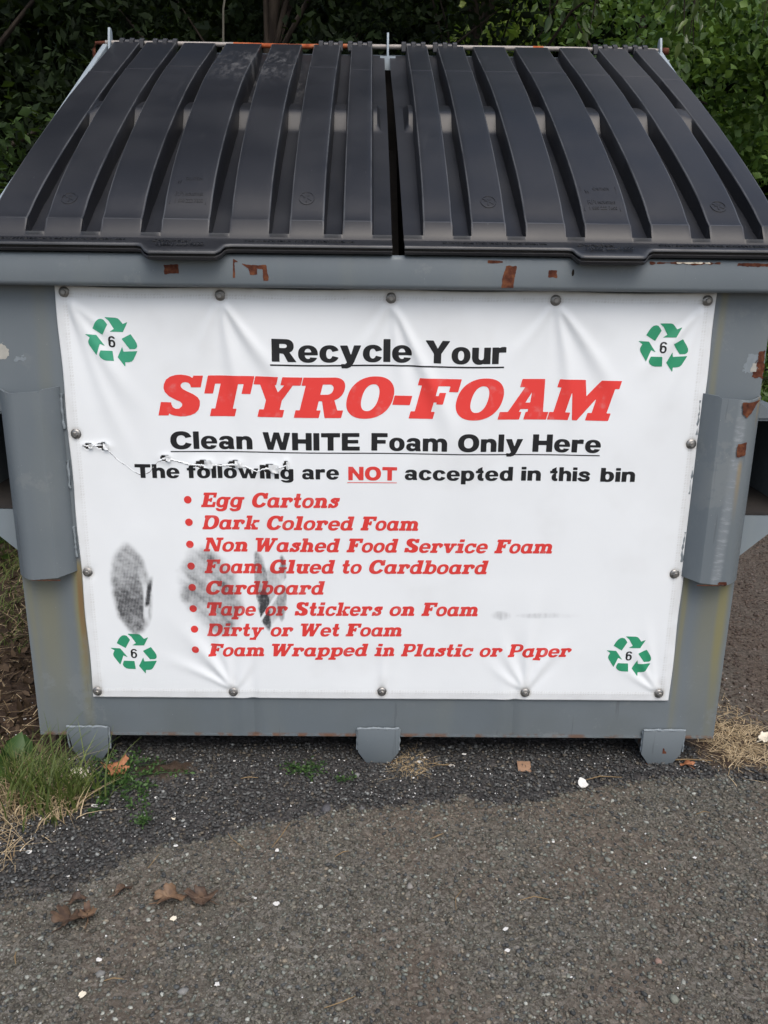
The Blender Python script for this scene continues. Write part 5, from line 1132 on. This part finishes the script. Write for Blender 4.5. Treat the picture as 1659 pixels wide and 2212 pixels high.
lobed('fallen_leaf','narrow dark leaf between the withered cluster and the dark gravel edge',-.552,-.523,.026,'bleaf2',4,.8,.7,.002,seed=8,sq=.35)
lobed('fallen_leaf','brown leaf scrap just under the right foot edge',.845,-.022,.022,'oleaf',5,2.6,.8,.002,seed=9,sq=.6)
lobed('fallen_leaf','yellowish leaf on dry grass at the right corner of the dumpster',1.10,.085,.026,'cream',4,.6,.9,.012,seed=12,sq=.6)
# ---- brown tile chip with pencil marks
t=thing('cork_tile','small square brown tile chip with dark tick marks on the gravel','tile',(.397,-.03,GZ))
gz=float(ground_z(np.array(.397),np.array(-.03)))+.008
c,s=math.cos(-.04),math.sin(-.04)
def rq(x,y,z): return (.397+x*c-y*s,-.032+x*s+y*c,gz+z+y*.18)
m=MB(); m.add([rq(*p) for p in [(-.018,-.018,-.004),(.018,-.018,-.004),(.018,.018,-.004),(-.018,.018,-.004),(-.018,-.018,0),(.018,-.018,0),(.018,.018,0),(-.018,.018,0)]],[(0,3,2,1),(4,5,6,7),(0,1,5,4),(1,2,6,5),(2,3,7,6),(3,0,4,7)]).build('chip',M['tile'],t,bevel=.0008)
m=MB()
for q in ([(-.007,-.003),(-.0055,-.003),(-.003,.006),(-.0045,.006)],[(-.009,.004),(-.003,.006),(-.0035,.0072),(-.009,.0055)],[(.003,-.006),(.0045,-.006),(.004,.003),(.0027,.003)]): m.add([rq(a,b,.0004) for a,b in q],[(0,1,2,3)])
m.build('tick_mark',M['hinge'],t)
# ---- foam flakes
def flake(x,y,r,label,mat='foam',thick=.4,rot=0,asp=1.4,tilt=0,seed=0,name='foam_flake',cat='foam flake'):
    N=14; gz=float(ground_z(np.array(x),np.array(y))); R=[r*(.72+.5*float(_h(i,seed,3))) for i in range(N)]; V=[];F=[]
    c,s=math.cos(rot),math.sin(rot)
    for (k,zz) in ((.55,1.0),(.95,.8),(1.0,.35),(.9,0)):
        for i in range(N):
            a=2*math.pi*i/N; px_=R[i]*k*math.cos(a)*asp; py_=R[i]*k*math.sin(a); h=zz*r*thick+r*.12*float(_h(i,k*10,seed))*zz
            V.append((x+px_*c-py_*s,y+px_*s+py_*c,gz+.003+h+py_*tilt+ (r*tilt)))
    F.append(tuple(range(N))[::-1][::-1])
    for k in range(3):
        for i in range(N): j=(i+1)%N; F.append((k*N+j,k*N+i,(k+1)*N+i,(k+1)*N+j))
    o=mesh(name,V,F,M[mat],org=(x,y,gz)); bm=bmesh.new(); bm.from_mesh(o.data); bmesh.ops.recalc_face_normals(bm,faces=bm.faces); bm.to_mesh(o.data); bm.free()
    return tag(o,label,cat)
FL=[(.538,-.112,.015,'largest bright white foam flake, on dark gravel toward the right foot',.8,'foam',.6),
(.201,-.024,.013,'white foam flake between the middle foot and the brown tile','','foam',0),
(-.709,-.209,.015,'white foam piece beside the weeds right of the grass tuft','','foam',0),
(-.806,-.385,.015,'white foam flake on gravel at the far left below the grass tuft','','foam',0),
(-.872,-.168,.013,'white foam flake half hidden in the left grass tuft','','foam',0),
(-.215,-.557,.012,'jagged white foam flake on asphalt right of the curled brown leaves','','foam',0),
(-.262,-.539,.007,'small foam crumb just left of the jagged flake on the asphalt','','foam',0),
(-.233,-.386,.011,'white foam flake on asphalt below the long straw left of centre','','foam',0),
(-.470,-.372,.009,'white foam flake at the boundary of gravel and asphalt, left','','foam',0),
(-.563,-.179,.009,'white foam bit on gravel just right of the creeping weed','','foam',0),
(-.544,-.71,.011,'cream foam flake on the asphalt lower left, below the leaves','','foam',0),
(-.303,-.768,.011,'round cream flake near the bottom edge left of centre','','foam',0),
(-.687,-.468,.008,'white flake at the left edge between gravel and asphalt','','foam',0),
(-.360,-.008,.009,'foam crumb in the shade under the dumpster edge between the feet, right of a pair','','foam',0),
(-.392,-.011,.007,'foam crumb in the shade under the dumpster edge between the feet, left of a pair','','foam',0),
(.262,-.625,.010,'ring shaped white flake on the asphalt right of centre','','foam',0),
(.258,-.681,.009,'narrow white flake below the ring shaped one','','foam',0),
(.414,-.35,.007,'small white flake on asphalt below the largest foam flake','','foam',0),
(.729,-.405,.008,'white flake on the asphalt at the right side','','foam',0),
(.115,-.012,.012,'grey white foam in the dry grass beside the middle foot','','foam',0),
(.240,.03,.010,'foam bit in the shadow behind the white flake under the dumpster','','foam',0),
(.90,.005,.010,'white flake right of the right foot beside the dry grass','','foam',0)]
for i,(x,y,r,lb,th,mt,tl_) in enumerate(FL): flake(x,y,r*(.8 if i==0 else .46),lb,mt,.32,rng.uniform(-.4,.4),rng.uniform(1.0,1.4),tl_,seed=i+2)
for i,(x,y,r,lb) in enumerate([(-.79,-.085,.022,'crumpled cream paper scrap in the grass below the left foot'),(-.423,-.601,.007,'small orange tan chip below the curled brown leaves'),(-.548,-.795,.007,'tan wood chip at the bottom edge, lower left'),(-.50,-.262,.006,'tan chip on the gravel left of the rock')]): flake(x,y,r*.8,lb,'cream',.35,.5*i,1.3,.3,seed=i+40,name='scrap',cat='scrap')
# ---- grey rocks
for i,(x,y,r,lb,tn) in enumerate([(-.127,-.218,.024,'largest dark grey rock at the gravel edge left of centre',(.085,.085,.092)),(-.150,-.240,.015,'smaller grey rock touching the largest one',(.09,.085,.085)),(-.055,-.075,.013,'pale round stone left of the middle foot',(.24,.24,.24)),(-.04,-.215,.012,'grey stone with a white spot right of the largest rock',(.13,.13,.13)),(.551,-.707,.011,'pinkish round pebble on the asphalt lower right',(.30,.20,.16)),(.07,-.50,.012,'light grey stone in the asphalt near centre',(.25,.24,.22)),(.527,-.412,.013,'flat pale green grey stone in the asphalt right of centre',(.19,.20,.175)),(-.365,-.784,.015,'pale stone pair in the asphalt near the bottom left of centre',(.22,.22,.21)),(-.53,-.745,.012,'light stone left of the straw at the bottom',(.2,.2,.19)),(.552,-.797,.014,'large pale greenish stone at the bottom right',(.20,.215,.175))]):
    n=1; gz=float(ground_z(np.array(x),np.array(y))); r2=np.random.default_rng(i+5); V=ICO*r2.uniform(.75,1.2,(12,1))*np.array([r,r*.8,r*.6])*.8; a=r2.uniform(0,3); R3=np.array([[math.cos(a),-math.sin(a),0],[math.sin(a),math.cos(a),0],[0,0,1]]); V=V@R3.T+np.array([x,y,gz+r*.18])
    o=mesh('rock',V,ICF,M['stones'],org=(x,y,gz),attrs={'tint':np.tile(tn,(12,1))}); tag(o,lb,'stone')
# ---- straws and stalks
def straw(pts,r,label,mat='straw'):
    P3=[(x,y,float(ground_z(np.array(x),np.array(y)))+.005+(h if True else 0)) for x,y,h in pts]; m=MB(); m.tube(P3,[r*.6]+[r]*(len(P3)-2)+[r*.5],6)
    o=m.build('straw',M[mat],smooth=60,org=P3[0]); tag(o,label,'straw','loose straws on the asphalt and gravel'); return o
straw([(-.246,-.38,0),(-.225,-.33,.004),(-.213,-.288,.002)],.0013,'long diagonal straw above the white flake left of centre')
straw([(.301,-.547,0),(.335,-.540,.005),(.368,-.543,0)],.0014,'nearly level straw on the asphalt right of centre')
straw([(.124,-.344,0),(.145,-.337,.003),(.156,-.324,0)],.0014,'short yellow straw on the asphalt below the gravel edge')
straw([(.165,-.574,0),(.166,-.545,.004),(.182,-.515,0)],.0011,'thin upright curved straw near centre right')
straw([(.762,-.006,.003),(.85,-.004,.008),(.919,-.008,.003)],.0022,'thick pale straw lying along the right foot')
straw([(-.518,-.762,0),(-.50,-.758,.003),(-.482,-.757,0)],.0014,'short pale straw near the bottom left')
straw([(-.70,-.722,0),(-.708,-.705,.003),(-.711,-.692,0)],.0016,'forked tan straw at the left frame edge')
straw([(-.098,-.822,0),(-.065,-.812,.004),(-.042,-.795,0)],.0012,'straw at the bottom edge left of centre')
straw([(-.357,-.321,0),(-.345,-.35,.004),(-.306,-.387,0)],.0011,'bent thin stalk on asphalt right of the curled leaves')
straw([(-.361,-.097,.002),(-.34,-.096,.006),(-.316,-.094,.002)],.0015,'straw on gravel left of the small middle weed')
straw([(-.099,-.409,0),(-.08,-.398,.004),(-.066,-.391,0)],.0012,'short pale stalk on the asphalt near centre')
straw([(.14,-.02,.003),(.175,-.035,.006),(.205,-.03,.003)],.0014,'curved straw beside the foam flake right of the middle foot')
straw([(.54,-.098,.004),(.59,-.085,.008),(.65,-.082,.004)],.0016,'straw just right of the largest foam flake')
straw([(-.514,-.452,0),(-.505,-.43,.004),(-.50,-.404,0)],.0010,'thin stalk near the gravel boundary, left')
straw([(.788,-.247,0),(.81,-.238,.003),(.825,-.238,0)],.0012,'short straw on the asphalt at the right')
